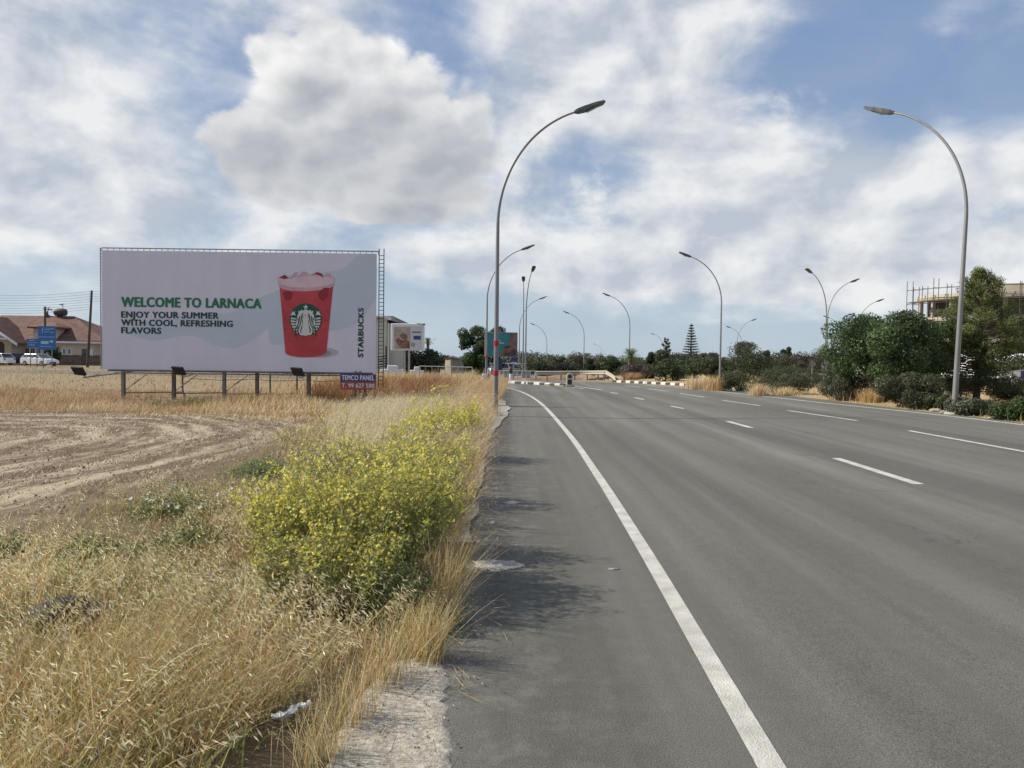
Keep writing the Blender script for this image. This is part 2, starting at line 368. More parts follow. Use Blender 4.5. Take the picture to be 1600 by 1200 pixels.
def asphalt():
    m = bpy.data.materials.new('asphalt'); m.use_nodes = True; nt = m.node_tree; N = nt.nodes; L = nt.links; b = _bsdf(nt)
    b.inputs['Roughness'].default_value = .82; b.inputs['Specular IOR Level'].default_value = .25
    tc = N.new('ShaderNodeTexCoord').outputs['Object']
    def noi(sc, det, ro, st=(1, 1, 1)):
        mp = N.new('ShaderNodeMapping'); mp.inputs['Scale'].default_value = st; L.new(tc, mp.inputs[0])
        n = N.new('ShaderNodeTexNoise'); L.new(mp.outputs[0], n.inputs['Vector']); n.inputs['Scale'].default_value = sc; n.inputs['Detail'].default_value = det; n.inputs['Roughness'].default_value = ro; return n.outputs[0]
    def ramp(f, p0, c0, p1, c1):
        r_ = N.new('ShaderNodeValToRGB'); r_.color_ramp.elements[0].position = p0; r_.color_ramp.elements[1].position = p1
        r_.color_ramp.elements[0].color = (c0, c0, c0, 1); r_.color_ramp.elements[1].color = (c1, c1, c1, 1); L.new(f, r_.inputs[0]); return r_.outputs[0]
    def mul(a, c):
        n = N.new('ShaderNodeMix'); n.data_type = 'RGBA'; n.blend_type = 'MULTIPLY'; n.inputs[0].default_value = 1
        L.new(a, n.inputs[6])
        if isinstance(c, tuple): n.inputs[7].default_value = (*c, 1)
        else: L.new(c, n.inputs[7])
        return n.outputs[2]
    sp = noi(130, 3, .8); pa = noi(.5, 5, .6, (1, .22, 1)); ln = noi(1.1, 3, .5, (1, .03, 1)); mid = noi(9, 6, .7); cr = noi(2.4, 8, .75, (1, .5, 1)); tr_ = noi(.8, 4, .6, (2.2, .05, 1)); agg = noi(320, 2, .9)
    c = ramp(sp, .30, .38, .68, 1.52)
    c = mul(c, ramp(agg, .35, .75, .66, 1.25))
    c = mul(c, ramp(pa, .3, .82, .7, 1.12)); c = mul(c, ramp(ln, .38, .82, .62, 1.10)); c = mul(c, ramp(mid, .3, .92, .7, 1.07)); c = mul(c, ramp(tr_, .40, .86, .60, 1.06))
    c = mul(c, ramp(cr, .26, .62, .35, 1.0))
    # hairline cracks: edges of warped cells, present only in patches
    wn = N.new('ShaderNodeTexNoise'); wn.inputs['Scale'].default_value = 1.6; wn.inputs['Detail'].default_value = 6; L.new(tc, wn.inputs['Vector'])
    wv = N.new('ShaderNodeVectorMath'); wv.operation = 'MULTIPLY_ADD'; L.new(wn.outputs['Color'], wv.inputs[0]); wv.inputs[1].default_value = (1.4, 1.4, 0); L.new(tc, wv.inputs[2])
    vo = N.new('ShaderNodeTexVoronoi'); vo.feature = 'DISTANCE_TO_EDGE'; vo.inputs['Scale'].default_value = .42; L.new(wv.outputs[0], vo.inputs['Vector'])
    ck = ramp(vo.outputs['Distance'], .0, .45, .006, 1.0); gate = ramp(noi(.33, 3, .5), .55, 0, .62, .7)
    gm = N.new('ShaderNodeMix'); gm.data_type = 'RGBA'; L.new(gate, gm.inputs[0]); gm.inputs[6].default_value = (1, 1, 1, 1); L.new(ck, gm.inputs[7]); c = mul(c, gm.outputs[2])
    # pale dust worked into the surface near the left edge
    sx = N.new('ShaderNodeSeparateXYZ'); L.new(tc, sx.inputs[0]); mr = N.new('ShaderNodeMapRange'); L.new(sx.outputs[0], mr.inputs[0]); mr.inputs[1].default_value = .9; mr.inputs[2].default_value = -.3
    dm = N.new('ShaderNodeMath'); dm.operation = 'MULTIPLY'; L.new(mr.outputs[0], dm.inputs[0]); L.new(ramp(noi(3.5, 7, .75), .48, 0, .72, .55), dm.inputs[1])
    c = mul(c, (.150, .147, .128))
    dx = N.new('ShaderNodeMix'); dx.data_type = 'RGBA'; L.new(dm.outputs[0], dx.inputs[0]); L.new(c, dx.inputs[6]); dx.inputs[7].default_value = (.30, .28, .23, 1); c = dx.outputs[2]
    L.new(c, b.inputs['Base Color'])
    bp = N.new('ShaderNodeBump'); bp.inputs['Strength'].default_value = .6; bp.inputs['Distance'].default_value = .01; L.new(sp, bp.inputs['Height']); L.new(bp.outputs[0], b.inputs['Normal'])
    return m
strip('road', EL, ER, 40, 0.0, asphalt(), kind='structure')

# ---- markings
LINE = mat('road_paint', (.56, .55, .50), .75, 0, .05, 5, .5, 120, dirt=(.36, .35, .31), detail=12)
def wear(m):
    nt = m.node_tree; N = nt.nodes; L = nt.links; b = _bsdf(nt); src = b.inputs['Base Color'].links[0].from_socket; tc = N.new('ShaderNodeTexCoord')
    n = N.new('ShaderNodeTexNoise'); n.inputs['Scale'].default_value = 42; n.inputs['Detail'].default_value = 9; n.inputs['Roughness'].default_value = .8; L.new(tc.outputs['Object'], n.inputs['Vector'])
    r_ = N.new('ShaderNodeMapRange'); L.new(n.outputs[0], r_.inputs[0]); r_.inputs[1].default_value = .40; r_.inputs[2].default_value = .33
    x = N.new('ShaderNodeMix'); x.data_type = 'RGBA'; L.new(r_.outputs[0], x.inputs[0]); L.new(src, x.inputs[6]); x.inputs[7].default_value = (.17, .165, .15, 1); L.new(x.outputs[2], b.inputs['Base Color'])
wear(LINE)
def polyG(pts): return np.array([[G(*p).x, G(*p).y] for p in pts])
def offset(P, w):
    T = np.gradient(P, axis=0); T /= np.linalg.norm(T, axis=1)[:, None]; Nn = np.stack([T[:, 1], -T[:, 0]], 1)
    return P-Nn*w/2, P+Nn*w/2
def line(name, P, w, dz=.004):
    P = np.array(P, float); A, B = offset(P, w); return strip(name, A, B, 3, dz, LINE, kind='structure')
wl = resample(polyG([(1206,1200),(1095,1010),(1001,850),(932,740),(886,675),(846,631),(823,616),(806,609.5),(795,606.8),(783,605)]), 8)
wl0 = np.array([[wl[0][0]+.01, -6.0]]); line('edge_line', np.vstack([wl0, [wl0[0][0], 1.0], wl]), .118)
def dash(p, q, w):
    a, b = polyG([p, q]); line('lane_dash', np.linspace(a, b, 6), w)
for p, q in [((1306,716),(1436,757)),((1137,658.5),(1174,668.5)),((1048,634.5),(1068,638.5)),((992,621.3),(1006,624.3)),((954,613.3),(965,615))]: dash(p, q, .14)
for p, q in [((1420,673),(1640,713)),((1231,641.5),(1339,657.3)),((1129,625.5),(1188,634)),((1062,614.5),(1101,620.8)),((1012,607.5),(1045,611.5)),((975,602.8),(1000,605.2))]: dash(p, q, .11)
a = G(1306, 716); b_ = G(1436, 757)
line('edge_line', resample(polyG([(2400,760),(1900,699),(1600,664),(1440,645.5),(1300,631),(1200,620),(1120,611.5),(1060,605.6),(1010,602)]), 5), .13)
line('gore_line', np.linspace(*polyG([(897,603),(940,609.5)]), 6), .14)
line('gore_line', np.linspace(*polyG([(893,605.6),(912,607.5)]), 4), .12)

# ---- kerb strip and slab on the near left verge
def wob(P, a, s, seed):
    P = P.copy(); P[:, 0] += a*(vnoise(P[:, 1], P[:, 1]*0, s, seed)-.5)*2; return P
yy = np.linspace(6.5, 30, 80); kl = np.stack([-.88+0*yy, yy], 1); kr = np.stack([-.37+.02*np.sin(yy*.8), yy], 1)
kr[:, 0] = np.interp(yy, [p[1] for p in EDGE_L], [p[0] for p in EDGE_L])+.015
strip('kerb', wob(kl, .12, 1.3, 3), wob(kr, .05, 2.2, 4), 5, .022, mat('old_concrete', (.36, .335, .29), .92, 0, .35, 3, .5, 50), kind='structure')
sp_ = polyG([(705,1240),(706,1150),(703,1090),(697,1042),(650,1026),(612,1036),(585,1062),(556,1100),(520,1160),(490,1240)])
def rough_patch(name, P, m, dz, th, jag=.015, k=7):
    P = np.vstack([P, P[:1]]); Q = []
    for a_, c_ in zip(P[:-1], P[1:]):
        for t in np.arange(k)/k: Q.append(a_*(1-t)+c_*t+rng.normal(size=2)*jag)
    Q = np.array(Q); cen = Q.mean(0); vs = []; rings = [0, .35, .7, .93, 1.0]
    for r_ in rings[1:]:
        for q in Q: p = cen+(q-cen)*r_; vs.append((p[0], p[1], gz1(*p)+dz+(th if r_ < .99 else 0)+ (rng.normal()*.0015 if r_ < .99 else 0)))
    n = len(Q); vs.append((cen[0], cen[1], gz1(*cen)+dz+th)); fs = [(j, (j+1) % n, len(vs)-1) for j in range(n)]
    for i in range(len(rings)-2):
        fs += [(i*n+j, (i+1)*n+j, (i+1)*n+(j+1) % n, i*n+(j+1) % n) for j in range(n)]
    mb = MB(); mb.add(vs, fs, True); o = mb.build(name, m); o['kind'] = 'structure'; return o
SLAB = mat('pitted_slab', (.40, .365, .30), .95, 0, .25, 45, .4, 120, dirt=(.17, .155, .13), detail=9)
rough_patch('pavement', sp_, SLAB, .0, .010)
DUST = mat('dried_mud', (.42, .40, .36), .95, 0, .2, 30, .6, 90, dirt=(.22, .21, .19), detail=8)
rough_patch('mud_patch', polyG([(738,878),(775,875),(812,879),(822,886),(800,890),(770,893),(745,889)]), DUST, .003, .006, .012)
for (cx, cy, r1, r2) in [(612,682,8,1.5),(800,786,16,3),(768,817,6,2),(960,890,10,1.2)]:
    if cx > 700: rough_patch('mud_patch', polyG([(cx-r1,cy),(cx,cy-r2),(cx+r1,cy),(cx,cy+r2)]), DUST, .003, .004, .008, 4)

# ------------------------------------------------------------------ traffic island with painted kerb
ISL_N = polyG([(897,603.2),(880,603.8),(860,602.6),(840,601.3),(820,600.2),(800,599.2),(780,598.4),(750,597.6)])
ISL_N = resample(ISL_N, 4)
isl_far = ISL_N + np.stack([np.linspace(0.0, 2, len(ISL_N)), np.minimum(np.linspace(.25, 5.5, len(ISL_N)), 3.4)], 1)
V = MB(); n = len(ISL_N)
poly = [tuple(p) for p in ISL_N]+[tuple(p) for p in isl_far[::-1]]
V.slab(poly, gz1(0, 50)-.2, gz1(0, 50)+.10); o = V.build('traffic_island', mat('island_ground', (.26, .22, .17), .95, 0, .3, 2, .4, 20)); o['kind'] = 'structure'
def kerb_blocks(P, w, label_thing, h=.14, bl=1.0):
    P = np.array(P); seg = np.linalg.norm(np.diff(P, axis=0), axis=1); s = np.concatenate([[0], np.cumsum(seg)]); Ltot = s[-1]
    t = 0; i = 0
    while t < Ltot-.2:
        t1 = min(t+bl-.02, Ltot); a = np.array([np.interp(t, s, P[:, k]) for k in (0, 1)]); c = np.array([np.interp(t1, s, P[:, k]) for k in (0, 1)])
        d = (c-a)/np.linalg.norm(c-a); nn = np.array([-d[1], d[0]])
        if nn[1] < 0: nn = -nn
        q = [a, c, c+nn*w, a+nn*w]; z = gz1(*a); mb = MB()
        ins = [a+nn*.02, c+nn*.02, c+nn*w, a+nn*w]
        vs = [(*p, z-.05) for p in q]+[(*p, z+h-.03) for p in q]+[(*p, z+h) for p in ins]
        fs = [(0,1,5,4),(1,2,6,5),(2,3,7,6),(3,0,4,7),(4,5,9,8),(5,6,10,9),(6,7,11,10),(7,4,8,11),(8,9,10,11)]
        mb.add(vs, fs); mb.build('white_block' if i % 2 == 0 else 'black_block', WHITEP if i % 2 == 0 else BLACKP, label_thing); t += bl; i += 1
k1 = thing('painted_kerb', 'black and white painted kerb stones along the traffic island', 'kerb')
kerb_blocks(ISL_N, .34, k1, .15, .62)
RK = resample(polyG([(1182,613.2),(1140,609),(1100,605.4),(1060,602.2),(1020,600),(985,598.2),(955,597)]), 5)
k2 = thing('painted_kerb', 'black and white painted kerb stones along the dry verge right of the road', 'kerb')
kerb_blocks(RK, .34, k2, .13, .55)
# keep-left bollard on the island nose
def disc(mb, c, r_, y, n=24, th=.02):
    mb.lathe([(r_*.98, 0), (r_, th*.3), (r_, th*.7), (r_*.98, th)], (c[0], y, c[1]), n, 'y')
bp = G(890, 604); D_ = bp.y
bo = thing('traffic_bollard', 'rounded yellow and black keep-left bollard on the island nose', 'bollard', bp)
mb = MB(); W_ = .19
prof = [(-W_, 0), (W_, 0), (W_, .62)]+[(W_*math.cos(a_), .62+W_*math.sin(a_)) for a_ in np.linspace(.2, math.pi-.2, 9)]+[(-W_, .62)]
mb.prism(prof, -.09, .09); mb.build('body', mat('bollard_cream', (.66, .62, .42), .5, 0, .08, 3), bo)
mb = MB(); disc(mb, (0, .6), .125, -.115); mb.build('disc', BLACKP, bo)
mb = MB(); mb.box((-.12, -.105, .12), (.12, -.092, .42)); mb.build('panel', BLACKP, bo)
mb = MB(); mb.box((-.24, -.16, -.02), (.24, .16, .06)); mb.build('base', CONC, bo)

# guardrail beyond the main road
GR = resample(np.array([[onG(px, Y).x, Y] for px, Y in [(837,57),(870,57.5),(905,58),(935,56.5),(950,54.5),(962,52)]]), 5)
gr = thing('guardrail', 'pale steel guardrail on posts behind the traffic island', 'guardrail')
mb = MB(); S = [(-.02, .0), (.04, .04), (.04, .10), (-.02, .14), (-.02, .17), (.04, .21), (.04, .27), (-.02, .31)]
for i in range(len(GR)):
    pass
def rail(P, zoff, m, par, name='rail', endsink=True):
    mb = MB(); T = np.gradient(P, axis=0); T /= np.linalg.norm(T, axis=1)[:, None]; Nn = np.stack([T[:, 1], -T[:, 0]], 1); vs = []
    for i, p in enumerate(P):
        dz = zoff[i]
        for off, z in S: q = p+Nn[i]*off; vs.append((q[0], q[1], gz1(*p)+dz+z))
    k = len(S); fs = [(i*k+j, (i+1)*k+j, (i+1)*k+j+1, i*k+j+1) for i in range(len(P)-1) for j in range(k-1)]
    mb.add(vs, fs, True); o = mb.build(name, m, par)
    md = o.modifiers.new('thick', 'SOLIDIFY'); md.thickness = .01; return o
zo = [.42 if i < len(GR)-6 else .42-.07*(i-(len(GR)-7)) for i in range(len(GR))]
RAILP = mat('pale_steel', (.44, .41, .33), .55, .2, .12, 1.2); rail(GR, zo, RAILP, gr)
for i in range(0, len(GR)-5, 3):
    mb = MB(); p = GR[i]; z = gz1(*p); mb.box((p[0]-.05, p[1]+.05, z-.1), (p[0]+.05, p[1]+.13, z+.7)); mb.build('post', METAL, gr)
# earth bank below the rail
mb = MB(); vs = []; fs = []
EB = resample(np.array([[onG(px, Y).x, Y] for px, Y in [(700,60),(780,59),(837,58.2),(905,58.6),(937,57.4),(955,55.4),(972,53)]]), 6)
for i, p in enumerate(EB):
    z = gz1(*p); h = .34 + .06*math.sin(i*1.3)
    for dy, zz_ in ((-.5, -.05), (-.15, h*.8), (.6, h), (3, h*.9), (5, -.1)): vs.append((p[0]+.1*math.sin(i*2.1), p[1]+dy, z+zz_))
fs = [(i*5+j, (i+1)*5+j, (i+1)*5+j+1, i*5+j+1) for i in range(len(EB)-1) for j in range(4)]
mb.add(vs, fs, True); o = mb.build('earth_bank', mat('earth', (.24, .17, .115), .95, 0, .35, 1.5, .6, 8)); o['kind'] = 'structure'

# ------------------------------------------------------------------ street lamps
def lamp_path(n=26):
    P = [(0, 0, 0), (0, 0, 2.5), (0, 0, 5.3)]
    # arch from vertical to nearly horizontal, 2.4 m reach
    for i in range(1, n+1):
        t = i/n; a_ = t*R(74)
        x = 2.35*(1-math.cos(a_))/(1-math.cos(R(74))); z = 5.3+3.25*math.sin(a_)/math.sin(R(74)); P.append((x, 0, z))
    return P
LP = lamp_path()
def make_lamp(label, bands=True):
    t = thing('street_lamp', label, 'street lamp', group='curved street lamps along the road')
    k = len(LP); rad = [.078 if i == 0 else .066 if i == 1 else .052 if i == 2 else .047-.021*(i-2)/(k-3) for i in range(k)]
    MB().tube(LP, rad, 12).build('pole', METAL, t)
    e = Vector(LP[-1]); d = (e-Vector(LP[-2])).normalized(); s_ = Vector((0, 1, 0)); u = s_.cross(d)*-1
    if u.z < 0: u = -u
    mb = MB(); vs = []; sec = [(-.12, .045, -.03, .045), (0, .09, -.06, .07), (.22, .13, -.065, .08), (.52, .16, -.03, .085), (.78, .155, -.005, .075), (.82, .14, .0, .06)]
    for x, w, z0, z1 in sec:
        for sy, zz in ((-1, z0), (1, z0), (1, z0+.03), (.72, z1), (-.72, z1), (-1, z0+.03)): vs.append(e+d*x+s_*w*sy+u*zz)
    fs = [tuple(range(5, -1, -1)), tuple(len(vs)-6+i for i in range(6))]
    for i in range(len(sec)-1): fs += [(i*6+j, i*6+(j+1) % 6, (i+1)*6+(j+1) % 6, (i+1)*6+j) for j in range(6)]
    mb.add(vs, fs); mb.build('lamp_head', LAMPGREY, t)
    mb = MB(); q = [e+d*.25+s_*-.11-u*.075, e+d*.25+s_*.11-u*.075, e+d*.56+s_*.11-u*.024, e+d*.56-s_*.11-u*.024]
    vs = [p-u*.006 for p in q]+[p-u*.022 for p in q]; mb.add(vs, [(0,1,2,3),(7,6,5,4),(0,4,5,1),(1,5,6,2),(2,6,7,3),(3,7,4,0)]); mb.build('lens', mat('lamp_lens', (.12, .12, .115), .25, 0, .05, 2), t)
    mb = MB(); mb.bbox((-.2, -.2, -.05), (.2, .2, .05), .02)
    for a_ in range(4): mb.tube([(.14*(1 if a_ & 1 else -1), .14*(1 if a_ & 2 else -1), .03), (.14*(1 if a_ & 1 else -1), .14*(1 if a_ & 2 else -1), .11)], .015, 6)
    mb.build('base_plate', CONC, t)
    return t
lamp0 = make_lamp('nearest lamp at left, tall curved grey pole with red tape bands beside the verge grass')
def place_lamp(px, top, yaw, label, D=None, first=False, lean=0):
    d = 60.0
    for _ in range(8):
        p = onG(px, d); hor = 560+(px-800)*math.tan(ROLL); d = (9.0+p.z-CAMZ)*FPX/(hor-top) if D is None else D
    o = lamp0 if first else dup(lamp0)
    o.location = onG(px, d); o.rotation_euler = (0, R(lean), R(yaw)); o['label'] = label
    return o
LAMPS = [
 (760, 383, 4, 'second curved lamp on the left, pole rising just left of the nearest red-banded pole'),
 (811, 463, 8, 'slender lamp arching right over the traffic island, left of the two poles on the island'),
 (821, 424, -80, 'lamp on the traffic island whose arm faces the camera, head seen end on'),
 (817, 439, -92, 'distant lamp seen end on just left of the island lamp head'),
 (1493, 139, 126, 'nearest lamp at right, tall curved pole rising from shrubs in front of the pine'),
 (1125, 396, 176, 'second lamp right of the road, arching left beside the round dark shrub'),
 (983, 459, 174, 'third lamp right of the road, arching left beside the palm tree'),
 (912, 487, 174, 'fourth lamp right of the road, arching left behind the keep-left bollard'),
 (854, 505.5, 174, 'fifth lamp, arching left above the left end of the guardrail'),
 (866, 540, 174, 'very small far lamp just right of the fifth left-arching lamp'),
 (940, 531, 174, 'small far lamp between the bollard and the palm, arching left'),
 (1036, 521, 174, 'small far lamp arching left above the loose pine right of the palm'),
 (1151, 498, 4, 'far lamp arching right above the tall broad trees, beside a left-arching one'),
 (1159, 510, 176, 'far lamp arching left above the tall broad trees, beside a right-arching one'),
 (1289, 425, 215, 'near lamp of the pair left of the carob tree, head tilted towards the camera'),
 (1291, 435, 12, 'rear lamp of the pair left of the carob tree, arching right'),
 (1337, 467, 4, 'lamp arching right above the carob tree crown'),
 (1318, 494, 172, 'low far lamp arching left over the top of the carob tree'),
 (669, 529, 4, 'tiny far lamp arching right beside the small white billboard')]
place_lamp(775, 151, 7, lamp0['label'], D=21.2, first=True); lamp0.scale = (.97, .97, 1.022)
made = [place_lamp(px, t, yw, lb, D={866: 250, 940: 240}.get(px), lean=-1.5 if px == 1493 else 0) for px, t, yw, lb in LAMPS]
made[9].scale = (.62,)*3; made[10].scale = (.88,)*3
for L_, hs in ((lamp0, (3.63-1.6, 3.63-2.6)), (made[0], (1.72,))):
    for h in ((2.03, 1.20) if L_ is lamp0 else (1.72,)):
        r_ = .079; MB().lathe([(r_-.012, 0), (r_, .01), (r_, .15), (r_-.012, .16)], (0, 0, h-.08), 14).build('red_band', REDTAPE, L_)

# ------------------------------------------------------------------ big billboard
BD0, BD1 = 26.3, 26.3; SC = 26.3/FPX
p0 = at(160, 577, BD0); p1 = at(587, 585, BD1); bang = math.atan2(p1.y-p0.y, p1.x-p0.x)
bb = thing('billboard', 'large roadside billboard advertising an iced pink drink, on steel posts in the dry field', 'billboard', (p0.x, p0.y, 0), bang)
BZ = p0.z; slope = (p1.z-p0.z)/(p1-p0).length
PW = 427*SC; PH = 185*SC
def uv(px, py):
    u = (px-160); v = (577.3+u*.0187)-py; return (u*SC+v*SC*-.0, v*SC)   # metres on the panel
VIN = mat('billboard_vinyl', (.67, .645, .725), .55, 0, .045, .9, .25, .9, stretch=(1.6, 1, .5)); VIN2 = mat('print_blue_grey', (.53, .585, .66), .55, 0, .04, .8)
VIN3 = mat('print_pale', (.64, .60, .64), .55, 0, .04, .8)
mb = MB(); mb.box((0, 0, BZ), (PW, .08, BZ+PH)); panel = mb.build('panel', VIN, bb)
_layer = [0]
def flat(name, pts, m, lay, par=panel, th=.0015):
    y = -.002-.003*lay; vs = [(x, y, BZ+z) for x, z in pts]; mb = MB(); mb.add(vs, [tuple(range(len(pts)))])
    # face towards the camera (-y)
    me = mb.build(name, m, par).data
    if me.polygons[0].normal.y > 0: me.flip_normals()
    return me
def U(*pp): return [uv(*p) for p in pp]
def smooth(pp, k=6, closed=False):
    return [tuple(q) for q in resample(pp, k)]
def clip(pts): return [(min(max(x, .01), PW-.01), min(max(z, .01), PH-.01)) for x, z in pts]
flat('printed_wave', clip(U(*smooth([(187,517),(215,528),(240,533),(265,529),(285,526),(308,527),(322,535),(345,543),(370,545),(395,533),(420,515),(440,508)]), *smooth([(440,508),(450,470),(440,455),(400,470),(360,490),(300,492),(240,500),(187,517)]))), VIN2, 0)
flat('printed_wave', clip(U(*smooth([(587,398),(560,402),(545,415),(530,425),(500,430),(460,445),(430,480),(420,530),(440,540),(500,522),(540,515),(565,500),(585,470),(592,465)]))), VIN2, 1)
def txt(s, u, v, h, m, par, lay, width=None, rot=0, bold=.085, base=0.0, align='LEFT'):
    c = bpy.data.curves.new('lettering', 'FONT'); c.body = s; c.size = 1; c.space_character = 1.09; c.resolution_u = 3; c.align_x = align
    o = bpy.data.objects.new('tmp', c); col.objects.link(o); dg = bpy.context.evaluated_depsgraph_get(); dg.update()
    me = bpy.data.meshes.new_from_object(o.evaluated_get(dg)); bpy.data.objects.remove(o)
    n = len(me.vertices); co = np.zeros(n*3); me.vertices.foreach_get('co', co); co = co.reshape(-1, 3)
    x0, x1 = co[:, 0].min(), co[:, 0].max(); z1 = np.percentile(co[:, 1], 99)
    sx = (width/(x1-x0)) if width else h/z1; sz = h/z1
    X = (co[:, 0]-x0)*sx; Z = co[:, 1]*sz
    if rot: X, Z = -Z, X
    nf = len(me.polygons); fl = [tuple(p.vertices) for p in me.polygons]; VS = []; FS = []
    dirs = [(0, 0)]+[(math.cos(a_), math.sin(a_)) for a_ in np.arange(8)*math.pi/4]
    for k, (dx, dz) in enumerate(dirs):   # heavy letter faces: the outline spread a little to all sides, one thin sheet over the other
        VS.append(np.stack([u+X+dx*bold*h*(.45 if rot else 1), np.full(n, -.002-.003*lay-.0003*k), base+v+Z+dz*bold*h*(1 if rot else .45)], 1)); FS += [tuple(i+k*n for i in f) for f in fl]
    me2 = bpy.data.meshes.new('lettering'); me2.from_pydata(np.concatenate(VS).tolist(), [], FS); me2.update(); bpy.data.meshes.remove(me)
    me2.materials.append(m)
    return link('lettering', me2, par)
GREEN = mat('print_green', (.02, .17, .085), .55, 0, .05, 1); DGREEN = mat('print_dark_green', (.015, .055, .05), .55, 0, .05, 1)
def T(s, px, py, w, h, m, lay=3):
    u, v = uv(px, py); return txt(s, u, v, h*SC, m, panel, lay, w*SC, base=BZ, bold=.075)
T('WELCOME TO LARNACA', 191, 479.6, 217, 14.6, GREEN); T('ENJOY YOUR SUMMER', 190.5, 496.6, 151, 9.3, DGREEN)
T('WITH COOL, REFRESHING', 190.5, 509, 173, 9.3, DGREEN); T('FLAVORS', 190.5, 521.2, 61.5, 9.3, DGREEN)
u, v = uv(567.5, 560.5); txt('STARBUCKS', u, v, 8*SC, DGREEN, panel, 3, 76*SC, rot=1, base=BZ)
# the cup
def ell(cx, cy, rx, ry, n=32, a0=0, a1=2*math.pi): return [(cx+rx*math.cos(t), cy+ry*math.sin(t)) for t in np.linspace(a0, a1, n, endpoint=(a1-a0) < 6.2)]
SHAD = mat('print_cup_shade', (.30, .29, .31), .55, 0, .1, 1); SHAD2 = mat('print_cup_shade_soft', (.45, .43, .46), .55, 0, .05, 1)
flat('cup_shade', U(*ell(499, 553, 30, 8)), SHAD2, 2); flat('cup_shade', U(*ell(496, 554, 22, 5.5)), SHAD, 3)
RED = mat('print_red', (.46, .055, .065), .5, 0, .3, .9, dirt=(.36, .035, .045)); RED2 = mat('print_light_red', (.55, .12, .11), .5, 0, .2, 1)
DRED = mat('print_dark_red', (.28, .02, .035), .5, 0, .2, 2); FOAM = mat('print_foam', (.68, .50, .54), .5, 0, .12, 2.5); FOAM2 = mat('print_pink', (.60, .36, .41), .5, 0, .15, 2)
cupb = ell(478, 552, 32.2, 8.6, 16, 0, math.pi)
flat('cup', U((436.5,447),(520.5,447),*[(x, y) for x, y in cupb]), RED, 4)
0 and flat('cup', U((452,470),(500,470),(497,505),(500,540),(480,550),(462,540),(456,505)), RED2, 5)
flat('foam', U((434,436),(440,434),(450,436),(470,433),(490,431),(510,434),(522.5,436),(521,450),(512,454),(495,456.5),(475,458),(455,457),(442,454),(436,450)), FOAM2, 6)
flat('foam', U((434,437),(450,438),(470,435),(500,434),(522,437),(520,446),(505,450),(480,452),(455,451),(437,446)), FOAM, 7)
for pts in ([(437,436),(445,432),(451,437),(444,439)], [(452,438),(460,429),(466,428),(461,433),(456,439)], [(466,434),(474,427),(482,430),(474,434)], [(488,432),(495,428),(503,431),(505,438),(501,434),(493,431)], [(508,432),(514,430),(518,436),(512,436)]):
    flat('ice', U(*pts), DRED if pts[0][0] in (437, 488) else FOAM2, 8)
for pts in ([(497,461),(506,452),(514,453),(512,466),(504,473),(498,468)], [(442,459),(450,457),(458,460),(455,470),(446,472)]): flat('strawberry', U(*pts), DRED, 8)
for (x, y) in ((441,486),(443,498),(444.5,515),(508,487),(507,502),(505,516)): flat('cup_mark', U((x,y),(x+5,y+1.6),(x+5,y+2.6),(x,y+1)), DRED, 8)
# round emblem
EMG = mat('emblem_green', (.012, .075, .05), .5, 0, .05, 1); EMW = mat('emblem_white', (.62, .62, .60), .5, 0, .04, 1)
ec = (477.8, 501.8); er = 25.2
emb = flat('emblem', U(*ell(*ec, er, er, 40)), EMG, 9)
def E(pts, m, lay): flat('emblem_detail', U(*[(ec[0]+x*er, ec[1]-y*er) for x, y in pts]), m, lay)
star = lambda cx, cy, r1: [(cx+(r1 if i % 2 == 0 else r1*.42)*math.sin(i*math.pi/5), cy+(r1 if i % 2 == 0 else r1*.42)*math.cos(i*math.pi/5)) for i in range(10)]
E(star(0, .78, .17), EMW, 10)
E([(-.45,.38),(-.46,.56),(-.33,.50),(-.28,.62),(-.16,.55),(-.08,.60),(0,.66),(.08,.60),(.16,.55),(.28,.62),(.33,.50),(.46,.56),(.45,.38),(.25,.47),(0,.5),(-.25,.47)], EMW, 10)
E(ell(0, .05, .0, .0) if False else [(-.5,.3),(-.35,.45),(0,.5),(.35,.45),(.5,.3),(.6,-.3),(.35,-.93),(0,-1.0),(-.35,-.93),(-.6,-.3)], EMW, 11)
for sx in (-1, 1):
    for k, x0 in enumerate((.20, .31, .42)):
        a_ = [(sx*(x0+.05*math.sin(t*9+k)+(.05+.10*k)*t), .34-.12*k-t*1.15) for t in np.linspace(0, 1, 14)]
        w_ = .035; E([(x-w_, y) for x, y in a_]+[(x+w_, y) for x, y in a_[::-1]], EMG, 12)
    # split tails rising at both sides
    E([(sx*.62,.62),(sx*.68,.42),(sx*.60,.25),(sx*.72,.30),(sx*.96,.26),(sx*.86,.40),(sx*.82,.52),(sx*.70,.46)], EMW, 10)
    for k in range(6):
        y = .12-.17*k; r_ = math.sqrt(max(0, .92**2-y*y)); r0 = .60 if k < 3 else .45
        E([(sx*r0, y-.03), (sx*r_, y+.02), (sx*r_, y-.09), (sx*r0, y-.10)], EMW, 11)
E(ell(0, .27, .155, .21, 20), EMW, 13)
E([(-.10,.31),(-.03,.31),(-.03,.285),(-.10,.285)], EMG, 14); E([(.10,.31),(.03,.31),(.03,.285),(.10,.285)], EMG, 14); E([(-.04,.15),(.04,.15),(0,.13)], EMG, 14)
E([(-.012,.28),(.012,.28),(.02,.2),(-.02,.2)], EMG, 14)
for sx in (-1, 1): E([(sx*.16,.40),(sx*.185,.25),(sx*.13,.08),(sx*.16,.08),(sx*.215,.25),(sx*.19,.42)], EMG, 14)
E([(-.06,.06),(.06,.06),(.1,-.02),(.17,-.15),(.2,-.4),(.13,-.7),(.16,-.95),(-.16,-.95),(-.13,-.7),(-.2,-.4),(-.17,-.15),(-.1,-.02)], EMW, 13)
